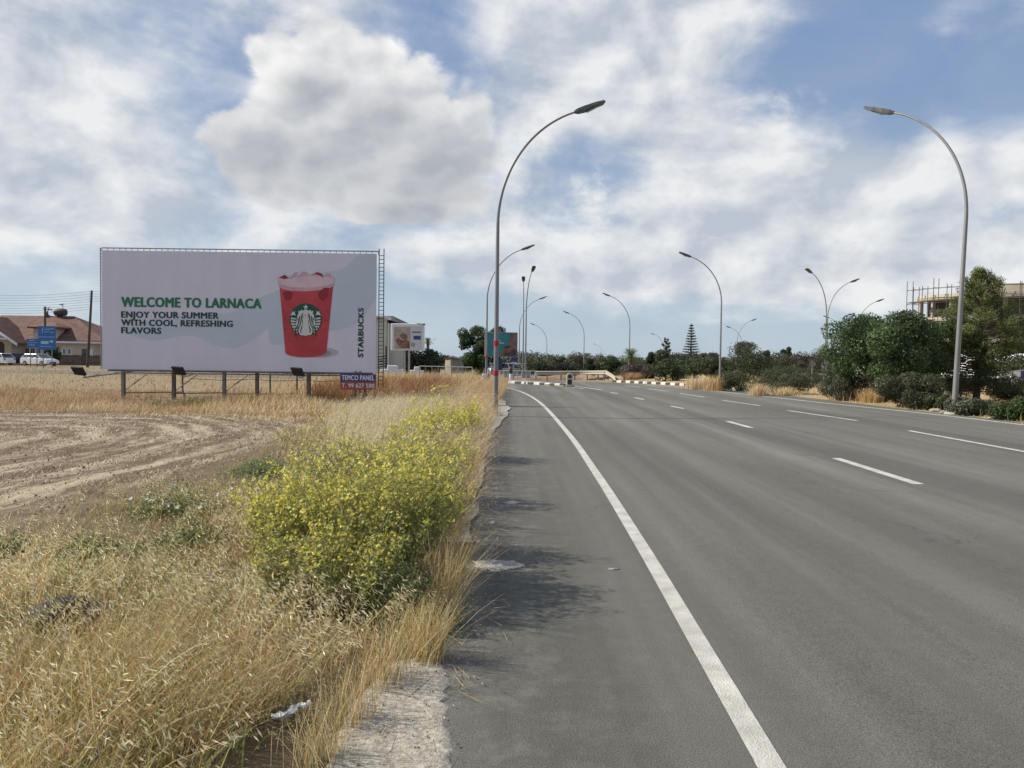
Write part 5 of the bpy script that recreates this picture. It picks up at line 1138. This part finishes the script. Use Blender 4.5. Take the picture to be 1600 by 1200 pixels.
wr = thing('overhead_wires', 'thin overhead wires running left from the tall utility pole', 'wires')
for k in range(8):
    q = c+tp_*(1-.033*k-.01); e = at(-60, 458.5+k*4.0, upY-4); mb = MB(); P = [q.lerp(e, s)+Vector((0, 0, -.35*4*s*(1-s))) for s in np.linspace(0, 1, 10)]; mb.tube(P, .014, 4); mb.build('wire', DARKMETAL, wr)
    if k < 5:
        e = at(230, 459+k*3, upY+10); mb = MB(); P = [q.lerp(e, s) for s in (0, .5, 1)]; mb.tube(P, .014, 4); mb.build('wire', DARKMETAL, wr)
for k in range(2):
    q = c+tp_*.6; mb = MB(); P = [(c2+t2).lerp(at(160, 535+k*6, 100), s) for s in (0, .5, 1)]; mb.tube(P, .012, 4); mb.build('wire', DARKMETAL, wr)
# low blue grey wall seen under the billboard
o = thing('low_wall', 'low blue grey boundary wall seen under the big billboard', 'wall'); a_, c_ = at(340, 590, 75), at(455, 590, 70); mb = MB(); z = gz1(-25, 72)
mb.add([(a_.x, a_.y, z), (c_.x, c_.y, z), (c_.x, c_.y, z+.75), (a_.x, a_.y, z+.75), (a_.x, a_.y+.2, z), (c_.x, c_.y+.2, z), (c_.x, c_.y+.2, z+.75), (a_.x, a_.y+.2, z+.75)], [(0,1,2,3),(7,6,5,4),(3,2,6,7),(0,3,7,4),(1,5,6,2)])
mb.build('wall', mat('blue_grey_render', (.19, .25, .27), .8, 0, .12, 1), o); mb = MB(); mb.add([(a_.x, a_.y-.05, z+.752), (c_.x, c_.y-.05, z+.752), (c_.x, c_.y-.05, z+.85), (a_.x, a_.y-.05, z+.85), (a_.x, a_.y+.25, z+.752), (c_.x, c_.y+.25, z+.752), (c_.x, c_.y+.25, z+.85), (a_.x, a_.y+.25, z+.85)], [(0,1,2,3),(7,6,5,4),(3,2,6,7),(0,3,7,4),(1,5,6,2)]); mb.build('coping', CONC, o)
tree(500, 66, 577, 150, 'low dark hedge seen under the right part of the big billboard', DG+PG, n=5000, nb=20, name='shrub', cat='hedge', grp=None)

# ------------------------------------------------------------------ cream building right of the billboard
CB = 64; cb = onG(610, CB); cbo = thing('cream_building', 'cream two storey building with dark pitched roof behind the small white billboard', 'building', cb)
X = lambda p: at(p, 560, CB).x-cb.x; Z = lambda p, y_: at(p, y_, CB).z-cb.z
WALLC = mat('cream_wall', (.56, .52, .42), .85, 0, .08, 1)
mb = MB(); mb.prism([(X(540), -.1), (X(604), -.1), (X(604), Z(604, 500)), (X(598), Z(598, 497)), (X(540), Z(540, 497))], 0, 8); mb.build('wall', WALLC, cbo)
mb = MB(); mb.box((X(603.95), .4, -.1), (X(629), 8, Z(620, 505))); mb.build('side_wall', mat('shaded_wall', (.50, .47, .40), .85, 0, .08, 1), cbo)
mb = MB(); mb.add([(X(540), -.4, Z(600, 497)), (X(599), -.4, Z(600, 497)), (X(622), .3, Z(620, 504)), (X(630), 8, Z(620, 504)), (X(540), 8, Z(600, 497)), (X(545), 2.5, Z(600, 491)), (X(606), 2.5, Z(600, 491))], [(0,1,6,5),(1,2,6),(2,3,6),(3,4,5,6),(4,0,5)]); mb.build('roof', mat('slate_roof', (.09, .085, .08), .85, 0, .3, 2), cbo)
mb = MB(); mb.tube([(X(607), -.1, Z(607, 505)), (X(607), -.1, 0)], .05, 6); mb.box((X(600), -.15, Z(600, 500)), (X(611), -.03, Z(600, 496))); mb.build('downpipe', WHT, cbo)
mb = MB(); mb.box((X(602.5), -.08, 0), (X(604.5), -.002, Z(604, 541))); mb.build('corner_pipe', DARKMETAL, cbo)
for (a_, h_, lb) in ((612, 571, 'white block shaped garden wall piece below the small white billboard'), (651, 573, 'small white wall block right of the small billboard posts')):
    cc = onG(a_, 56); mb = MB(); w_ = .85 if a_ == 612 else .5; h0 = at(a_, h_, 56).z-cc.z; mb.bbox((-w_, 0, -.1), (w_, .5, h0*.72), .03); mb.bbox((-w_*.4, .02, h0*.72+.002), (w_*.45, .48, h0), .03); o = mb.build('wall_block', WHT); o.location = cc; tag(o, lb, 'wall')
# small white billboard
def smallboard(px0, px1, py0, py1, Y, posts, frame, name, label, yaw=0):
    c = onG((px0+px1)/2, Y); t = thing(name, label, 'billboard', c, yaw); X = lambda p: at(p, 560, Y).x-c.x; Z = lambda y_: at((px0+px1)/2, y_, Y).z-c.z
    mb = MB(); mb.bbox((X(px0), 0, Z(py1)), (X(px1), .35, Z(py0)), .03); mb.build('frame', frame, t)
    for p in posts: mb = MB(); mb.box((X(p)-.06, .08, -.1), (X(p)+.06, .22, Z(py1)-.002)); mb.build('post', RAILP, t)
    return t, X, Z
t, X, Z = smallboard(610, 662, 505.5, 547.5, 52, (631.5, 638.5), WHT, 'small_billboard', 'white framed small billboard with brown picture on two posts', R(-4))
def pan(par, X, Z, x0, y0, x1, y1, m, name, y=-.012, th=.01):
    mb = MB(); mb.box((X(x0), y-th, Z(y1)), (X(x1), y, Z(y0))); return mb.build(name, m, par)
pan(t, X, Z, 614, 510, 658.5, 546, mat('poster_white', (.60, .58, .56), .5, 0, .04, 1), 'poster')
pan(t, X, Z, 615, 510.8, 641, 545.2, mat('poster_beige', (.42, .34, .29), .5, 0, .35, 1.6, detail=3), 'picture', -.026, .004)
PB = mat('poster_brown', (.22, .11, .075), .5, 0, .5, 3)
for q in ([(617,532),(622,528),(628,532),(634,530),(640,534),(640,544),(627,544),(621,538)], [(624,524),(630,520),(637,525),(636,530),(628,530)]):
    mb = MB(); mb.add([(X(a_), -.034, Z(b__)) for a_, b__ in q], [tuple(range(len(q)))]); mb.build('picture_detail', PB, t)
pan(t, X, Z, 646, 524.5, 657.5, 530.5, mat('poster_navy', (.05, .06, .22), .5, 0, .05, 1), 'label_block', -.026, .004)
pan(t, X, Z, 643.5, 518, 657.5, 520, mat('poster_navy2', (.10, .13, .25), .5, 0, .05, 1), 'label_line', -.026, .004)
mb = MB(); mb.lathe([(.14, 0), (.155, .003), (.155, .006), (.14, .009)], (X(645.5), -.035, Z(538.5)), 20, 'y'); mb.build('round_mark', mat('poster_grey', (.33, .32, .32), .5, 0, .1, 2), t)
mb = MB(); mb.tube([(X(650), .1, Z(505)), (X(665), -.5, Z(506.5))], .03, 5); mb.box((X(663), -.6, Z(508)), (X(666), -.4, Z(506))); mb.build('lamp_arm', DARKMETAL, t)
# tapering shed
cc = onG(706, 74); sh = thing('shed', 'grey beige corrugated shed between the dark trees', 'shed', cc); X = lambda p: at(p, 560, 74).x-cc.x; Z = lambda y_: at(706, y_, 74).z-cc.z
mb = MB(); mb.add([(X(695), 0, -.3), (X(706), -.8, -.3), (X(724), .2, -.3), (X(722), 4, -.3), (X(697), 4, -.3), (X(695.5), 0, Z(560)), (X(705), -.8, Z(558.5)), (X(721), .2, Z(562)), (X(720), 4, Z(562)), (X(698), 4, Z(559))], [(0,1,6,5),(1,2,7,6),(2,3,8,7),(3,4,9,8),(4,0,5,9)])
mb.build('wall', mat('shed_wall', (.30, .27, .22), .85, 0, .25, 1.5, stretch=(6, 6, .4)), sh); mb = MB(); mb.add([(X(694), -.2, Z(560)), (X(705), -1.1, Z(558.2)), (X(722.5), 0, Z(561.8)), (X(721), 4.2, Z(561.5)), (X(697), 4.2, Z(558.5)), (X(706), 1.6, Z(556))], [(0,1,5),(1,2,5),(2,3,5),(3,4,5),(4,0,5)]); mb.build('roof', DARKMETAL, sh)
# railing
rl = thing('railing', 'pale grey metal railing above the verge grass between billboard and lamp poles', 'railing'); a0, a1 = at(655, 583, 50), at(738, 583, 47); z = gz1(-5, 48)
mb = MB()
for h in (1.05, .55): mb.tube([(a0.x, a0.y, z+h), (a1.x, a1.y, z+h)], .03, 6)
mb.build('rail', METAL, rl)
for i in range(9): q = a0.lerp(a1, i/8); mb = MB(); mb.tube([(q.x, q.y, z-.05), (q.x, q.y, z+1.06)], .028, 6); mb.build('post', METAL, rl)

# ------------------------------------------------------------------ turquoise billboard and things round it
TB = 60
t, X, Z = smallboard(757, 808.5, 519, 557.5, TB, (782.5,), METAL, 'turquoise_billboard', 'turquoise and brown poster billboard behind the two lamp poles', R(3))
pan(t, X, Z, 758.5, 520.5, 807.5, 556.5, mat('poster_turquoise', (.035, .20, .22), .5, 0, .15, 1), 'poster')
PBr = mat('poster_umber', (.18, .11, .085), .5, 0, .5, 2)
for q in ([(796,520.5),(807.5,520.5),(807.5,556.5),(779,556.5),(783,549),(787,544),(792,538),(797,531)],):
    mb = MB(); mb.add([(X(a_), -.034, Z(b__)) for a_, b__ in q], [tuple(range(len(q)))]); mb.build('picture', PBr, t)
for q in ([(788,541),(797,539),(797,543),(790,545)],[(785,552),(798,550),(803,544),(806,548),(806,555),(790,556)]):
    mb = MB(); mb.add([(X(a_), -.040, Z(b__)) for a_, b__ in q], [tuple(range(len(q)))]); mb.build('picture_detail', mat('poster_shadow', (.06, .04, .04), .5, 0, .4, 3), t)
for k, (x_, y_, w_) in enumerate(((779, 532, 3), (779.5, 535.5, 8))): pan(t, X, Z, x_, y_, x_+w_, y_+1, WHT, 'script_line', -.030, .004)
pan(t, X, Z, 777, 560, 785, 580, mat('navy_board', (.03, .05, .10), .5, 0, .1, 1), 'lower_board', -.02, .06)
mb = MB(); mb.bbox((X(781), .05, Z(519)+.002), (X(784.5), .3, Z(512)), .02); mb.build('meter_box', DARKMETAL, t); mb = MB(); mb.bbox((X(786), .05, Z(519)+.002), (X(790), .3, Z(512.5)), .02); mb.build('grey_box', CONC, t)
def simple_sign(px, Y, y0, y1, w, m, label, post0=None):
    c = onG(px, Y); t = thing('road_sign', label, 'road sign', c); Zl = lambda y_: at(px, y_, Y).z-c.z; ww = w/2*Y/FPX
    mb = MB(); mb.tube([(0, 0, -.1), (0, 0, Zl(y0)-.02)], .035, 6); mb.build('post', METAL, t); mb = MB(); mb.bbox((-ww, -.06, Zl(y1)), (ww, -.037, Zl(y0)), .01); mb.build('panel', m, t)
simple_sign(802, 58, 558.5, 564.5, 7, NAVY, 'small dark blue sign below the right corner of the turquoise billboard')
simple_sign(803, 57, 566, 567.5, 8, WHITEP, 'thin white sign plate under the small dark blue sign')
simple_sign(838, 56, 582.5, 588, 4, WHITEP, 'little white marker at the left end of the guardrail')
# white pedestrian barrier with parked cars beyond
ba = thing('barrier', 'white pedestrian barrier panels behind the traffic island kerb', 'barrier'); z = gz1(0, 57)
q0, q1 = at(780, 590, 56.5), at(836, 590, 56.5); nP = 8
for i in range(nP+1):
    q = q0.lerp(q1, i/nP); mb = MB(); mb.tube([(q.x, q.y, z-.1), (q.x, q.y, z+.75)], .03, 6); mb.build('post', WHITEP, ba)
mb = MB()
for h in (.74, .45, .2): mb.tube([(q0.x, q0.y, z+h), (q1.x, q1.y, z+h)], .022, 6)
mb.build('rail', WHITEP, ba)
for i in (1, 2, 5, 6): a_ = q0.lerp(q1, i/nP); c_ = q0.lerp(q1, (i+1)/nP); mb = MB(); mb.box((a_.x+.05, a_.y-.01, z+.22), (c_.x-.05, a_.y+.01, z+.7)); mb.build('panel', CONC if i != 2 else WHITEP, ba)
def van(px, Y, label, paint):
    o = car(px, Y, R(10), label, paint); o['group'] = 'cars parked beyond the barrier'; return o
van(797, 72, 'silver car behind the white barrier, right of the turquoise billboard post', (.45, .46, .48)); van(770, 74, 'pale grey car behind the two lamp poles', (.35, .37, .40)); van(817, 76, 'white car behind the two island lamp poles', (.6, .6, .6))
# chevron board and bollard near barrier
c = onG(798, 53); cv = thing('black_bollard', 'dark topped white bollard in front of the pedestrian barrier', 'bollard', c); mb = MB(); mb.lathe([(.09, 0), (.09, .55), (.08, .56)], (0, 0, 0), 12); mb.build('post', WHITEP, cv); mb = MB(); mb.lathe([(.10, .57), (.15, .62), (.15, .95), (.06, 1.05)], (0, 0, 0), 12); mb.build('cap', BLACKP, cv)
for i, px in enumerate((755.5, 758.5)):
    c = onG(px, 47); mb = MB(); mb.lathe([(.09, -.05), (.085, .62), (.05, .68)], (0, 0, 0), 12); o = mb.build('white_post', WHITEP); o.location = c; tag(o, ('left' if i == 0 else 'right')+' one of two short white posts beside the second lamp pole', 'post', 'short white posts')
c = onG(764, 47); mb = MB(); mb.lathe([(.05, -.05), (.05, .9), (.03, .95)], (0, 0, 0), 10); o = mb.build('black_post', BLACKP); o.location = c; tag(o, 'thin black post right of the second lamp pole', 'post')

# ------------------------------------------------------------------ right background
CBY = 88; cc = onG(1500, CBY); cn = thing('unfinished_building', 'unfinished curved concrete building with open floors behind the pines', 'building', cc)
X = lambda p: at(p, 520, CBY).x-cc.x; Z = lambda p, y_: at(p, y_, CBY).z-cc.z
SLB = mat('raw_concrete', (.33, .30, .25), .9, 0, .15, 1); DRK = mat('dark_void', (.035, .032, .03), .9, 0, .3, 1); PAR = mat('parapet', (.46, .42, .34), .85, 0, .1, 1)
X = lambda p: at(p, 520, CBY+13).x-cc.x; cxx = X(1660); Rr = cxx-X(1440)
def arc(r_, n=26, a0=R(178), a1=R(275)): return [(cxx+r_*math.cos(a_), 14+ (r_*math.sin(a_))*.62) for a_ in np.linspace(a0, a1, n)]+[(cxx+25, 14-r_*.62), (cxx+25, 20)]
zs = [-.5, Z(1500, 545), Z(1500, 508), Z(1500, 470)]
fl_h = 3.05; ztop = Z(1520, 452)
for k, z in enumerate([ztop, ztop-2.9, ztop-5.8, ztop-8.7]):
    mb = MB(); mb.slab(arc(Rr), z-.32, z); mb.build('floor_slab', SLB, cn)
    if k: 
        mb = MB(); mb.slab(arc(Rr-.02), z+.002, z+.34); mb.build('edge_band', PAR, cn)
mb = MB(); mb.slab(arc(Rr-.1), ztop+.002, ztop+.35); mb.build('parapet', PAR, cn)
mb = MB(); mb.slab(arc(Rr-.4, a0=R(212)), ztop+.352, ztop+1.35); mb.build('upper_parapet', PAR, cn)
mb = MB(); mb.slab(arc(Rr-1.5), -.3, ztop-.35); mb.build('interior_shade', mat('interior_shade', (.07, .062, .055), .9, 0, .3, .6), cn)  # near-black filler mass: the shade inside the open floors, put into its colour
for i, (x, y) in enumerate(arc(Rr-.6, 9)[:9]):
    mb = MB(); mb.box((x-.2, y-.2, -.3), (x+.2, y+.2, ztop-.33)); mb.build('column', SLB, cn)
SCF = mat('scaffold_tube', (.085, .075, .065), .7, .2, .3, 5)
sf = thing('scaffolding', 'steel scaffolding wrapped round the unfinished building', 'scaffolding', cc)
A1 = arc(Rr+.6, 15)[:15]; A2 = arc(Rr+1.4, 15)[:15]; ztS = ztop+1.5
for i, ((x, y), (x2, y2)) in enumerate(zip(A1, A2)):
    hh_ = ztS+(.9 if i % 3 == 0 else 0); mb = MB(); mb.tube([(x, y, -.2), (x, y, hh_)], .045, 5); mb.tube([(x2, y2, -.2), (x2, y2, hh_)], .045, 5)
    for z in np.arange(.5, hh_, 1.9): mb.tube([(x, y, z), (x2, y2, z)], .03, 4)
    mb.build('standard', SCF, sf)
for k in range(6):
    z = ztS-.4-k*1.9; mb = MB()
    for Ax in (A1, A2): mb.tube([(x, y, z) for x, y in Ax], .035, 4)
    mb.build('ledger', SCF, sf)
for z in (ztop-.6, ztop-3.5, ztop-6.4):
    mb = MB(); pts = A1+A2[::-1]; mb.slab(pts, z, z+.1); mb.build('walkway', mat('scaffold_board', (.10, .08, .06), .9, 0, .3, 2), sf)
# white low building at right edge with green panels
c = onG(1600, 60); wb = thing('white_building', 'white low building with sloping roof at the right picture edge behind the pines', 'building', c); X = lambda p: at(p, 560, 60).x-c.x; Z = lambda y_: at(1600, y_, 60).z-c.z
mb = MB(); mb.prism([(X(1562), -.2), (X(1760), -.2), (X(1760), Z(552)), (X(1610), Z(552)), (X(1594), Z(560)), (X(1562), Z(584))], 0, 10); mb.build('wall', mat('white_cladding', (.72, .73, .74), .7, 0, .06, .7), wb)
mb = MB(); mb.box((X(1596), -.06, Z(592)), (X(1608), -.002, Z(580))); mb.build('blue_panel', NAVY, wb)
mb = MB(); mb.tube([(X(1592), -.1, Z(558)), (X(1558), -.1, Z(585))], .08, 6); mb.build('verge_trim', WHT, wb)
# green tinted glass fence / low building behind shrubs
c = onG(1500, 52); gb = thing('green_fence', 'pale green panelled fence behind the shrubs and pine trunks', 'fence', c); X = lambda p: at(p, 590, 52).x-c.x; Z = lambda y_: at(1500, y_, 52).z-c.z
PGN = mat('pale_green_panel', (.42, .50, .44), .6, 0, .1, 1)
for i in range(13):
    x0 = X(1340+i*20); mb = MB(); mb.box((x0+.04, 0, 0), (x0+.84, .05, Z(590))); mb.build('panel', PGN if i % 3 else WHT, gb); mb = MB(); mb.box((x0-.035, -.03, -.1), (x0+.035, .08, Z(586))); mb.build('post', WHT, gb)
c = onG(1480, 75); lb_ = thing('low_white_building', 'long low white building half hidden behind the carob tree and pines', 'building', c); X = lambda p: at(p, 590, 75).x-c.x; Z = lambda y_: at(1480, y_, 75).z-c.z
mb = MB(); mb.box((X(1370), 0, -.2), (X(1540), 8, Z(562))); mb.build('wall', mat('dull_white', (.55, .57, .57), .8, 0, .12, .5), lb_)
mb = MB(); mb.box((X(1368), -.5, Z(562)+.002), (X(1542), 8.2, Z(557))); mb.build('roof', CONC, lb_)
for i in range(6): mb = MB(); mb.box((X(1380+i*26), -.06, Z(583)), (X(1396+i*26), -.002, Z(570))); mb.build('window', GLASS, lb_)
c = onG(1290, 95); sw = thing('white_kiosk', 'small white kiosk building glimpsed behind the lamp pair', 'building', c); mb = MB(); Zl = lambda y_: at(1290, y_, 95).z-c.z
mb.box((-1.2, 0, -.2), (1.6, 3, Zl(567))); mb.build('wall', WHT, sw); mb = MB(); mb.box((-1.4, -.3, Zl(567)+.002), (1.8, 3.2, Zl(563))); mb.build('roof', WHT, sw); mb = MB(); mb.box((-.8, -.04, Zl(576)), (.9, -.002, Zl(570))); mb.build('window', GLASS, sw)
c = onG(1279, 50); wl_ = thing('low_concrete_wall', 'low pale concrete wall behind the round signpost', 'wall', c); mb = MB(); mb.box((-1.1, 0, -.1), (1.1, .2, .55)); mb.build('wall', CONC, wl_); mb = MB(); mb.box((-1.15, -.04, .552), (1.15, .24, .62)); mb.build('coping', WHT, wl_)
# round sign seen from behind
c = onG(1269, 40); rs = thing('round_sign', 'round grey back of a road sign on a thin post left of the carob tree', 'road sign', c); mb = MB(); mb.tube([(0, 0, -.1), (0, 0, 1.45)], .03, 6); mb.build('post', METAL, rs)
mb = MB(); mb.lathe([(.15, 0), (.165, .004), (.165, .012), (.15, .016)], (0, -.06, 1.28), 20, 'y'); mb.build('disc', METAL, rs)
for px, s_ in ((1278, 'left'), (1284, 'right')):
    c = onG(px, 70); fg = thing('flagpole', s_+' of the two thin flagpoles behind the round sign', 'flagpole', c, 0, 'flagpoles'); Zl = lambda y_: at(px, y_, 70).z-c.z
    mb = MB(); mb.tube([(0, 0, -.1), (0, 0, Zl(566))], [.04, .025], 6); mb.build('pole', WHITEP, fg); mb = MB(); h1 = Zl(567); mb.add([(0, 0, h1), (.15, .05, h1-.1), (.25, 0, h1-.3), (.18, .03, h1-.75), (.02, 0, h1-.8)], [(0,1,2,3,4)]); mb.build('flag', NAVY if s_ == 'left' else WHT, fg)

# white stones at the foot of the nearest right lamp
for i, (px, py, r_) in enumerate([(1447,640,.10),(1462,643,.12),(1474,645.5,.08),(1553,655,.10)]):
    c = G(px, py); o = lump((0, 0, .03), (r_*1.3, r_, r_*.5), 20+i).build('stone', CONC); o.location = c
    tag(o, ['pale flat stone furthest left in front of the nearest right lamp','largest pale stone in front of the small dark shrub','small pale stone right beside the nearest right lamp foot','lone stone by the road left of the bright green shrub'][i], 'stone', 'pale stones at the right road edge')

scene.cycles.max_bounces = 6; scene.cycles.diffuse_bounces = 3; scene.cycles.transmission_bounces = 3; scene.cycles.transparent_max_bounces = 4
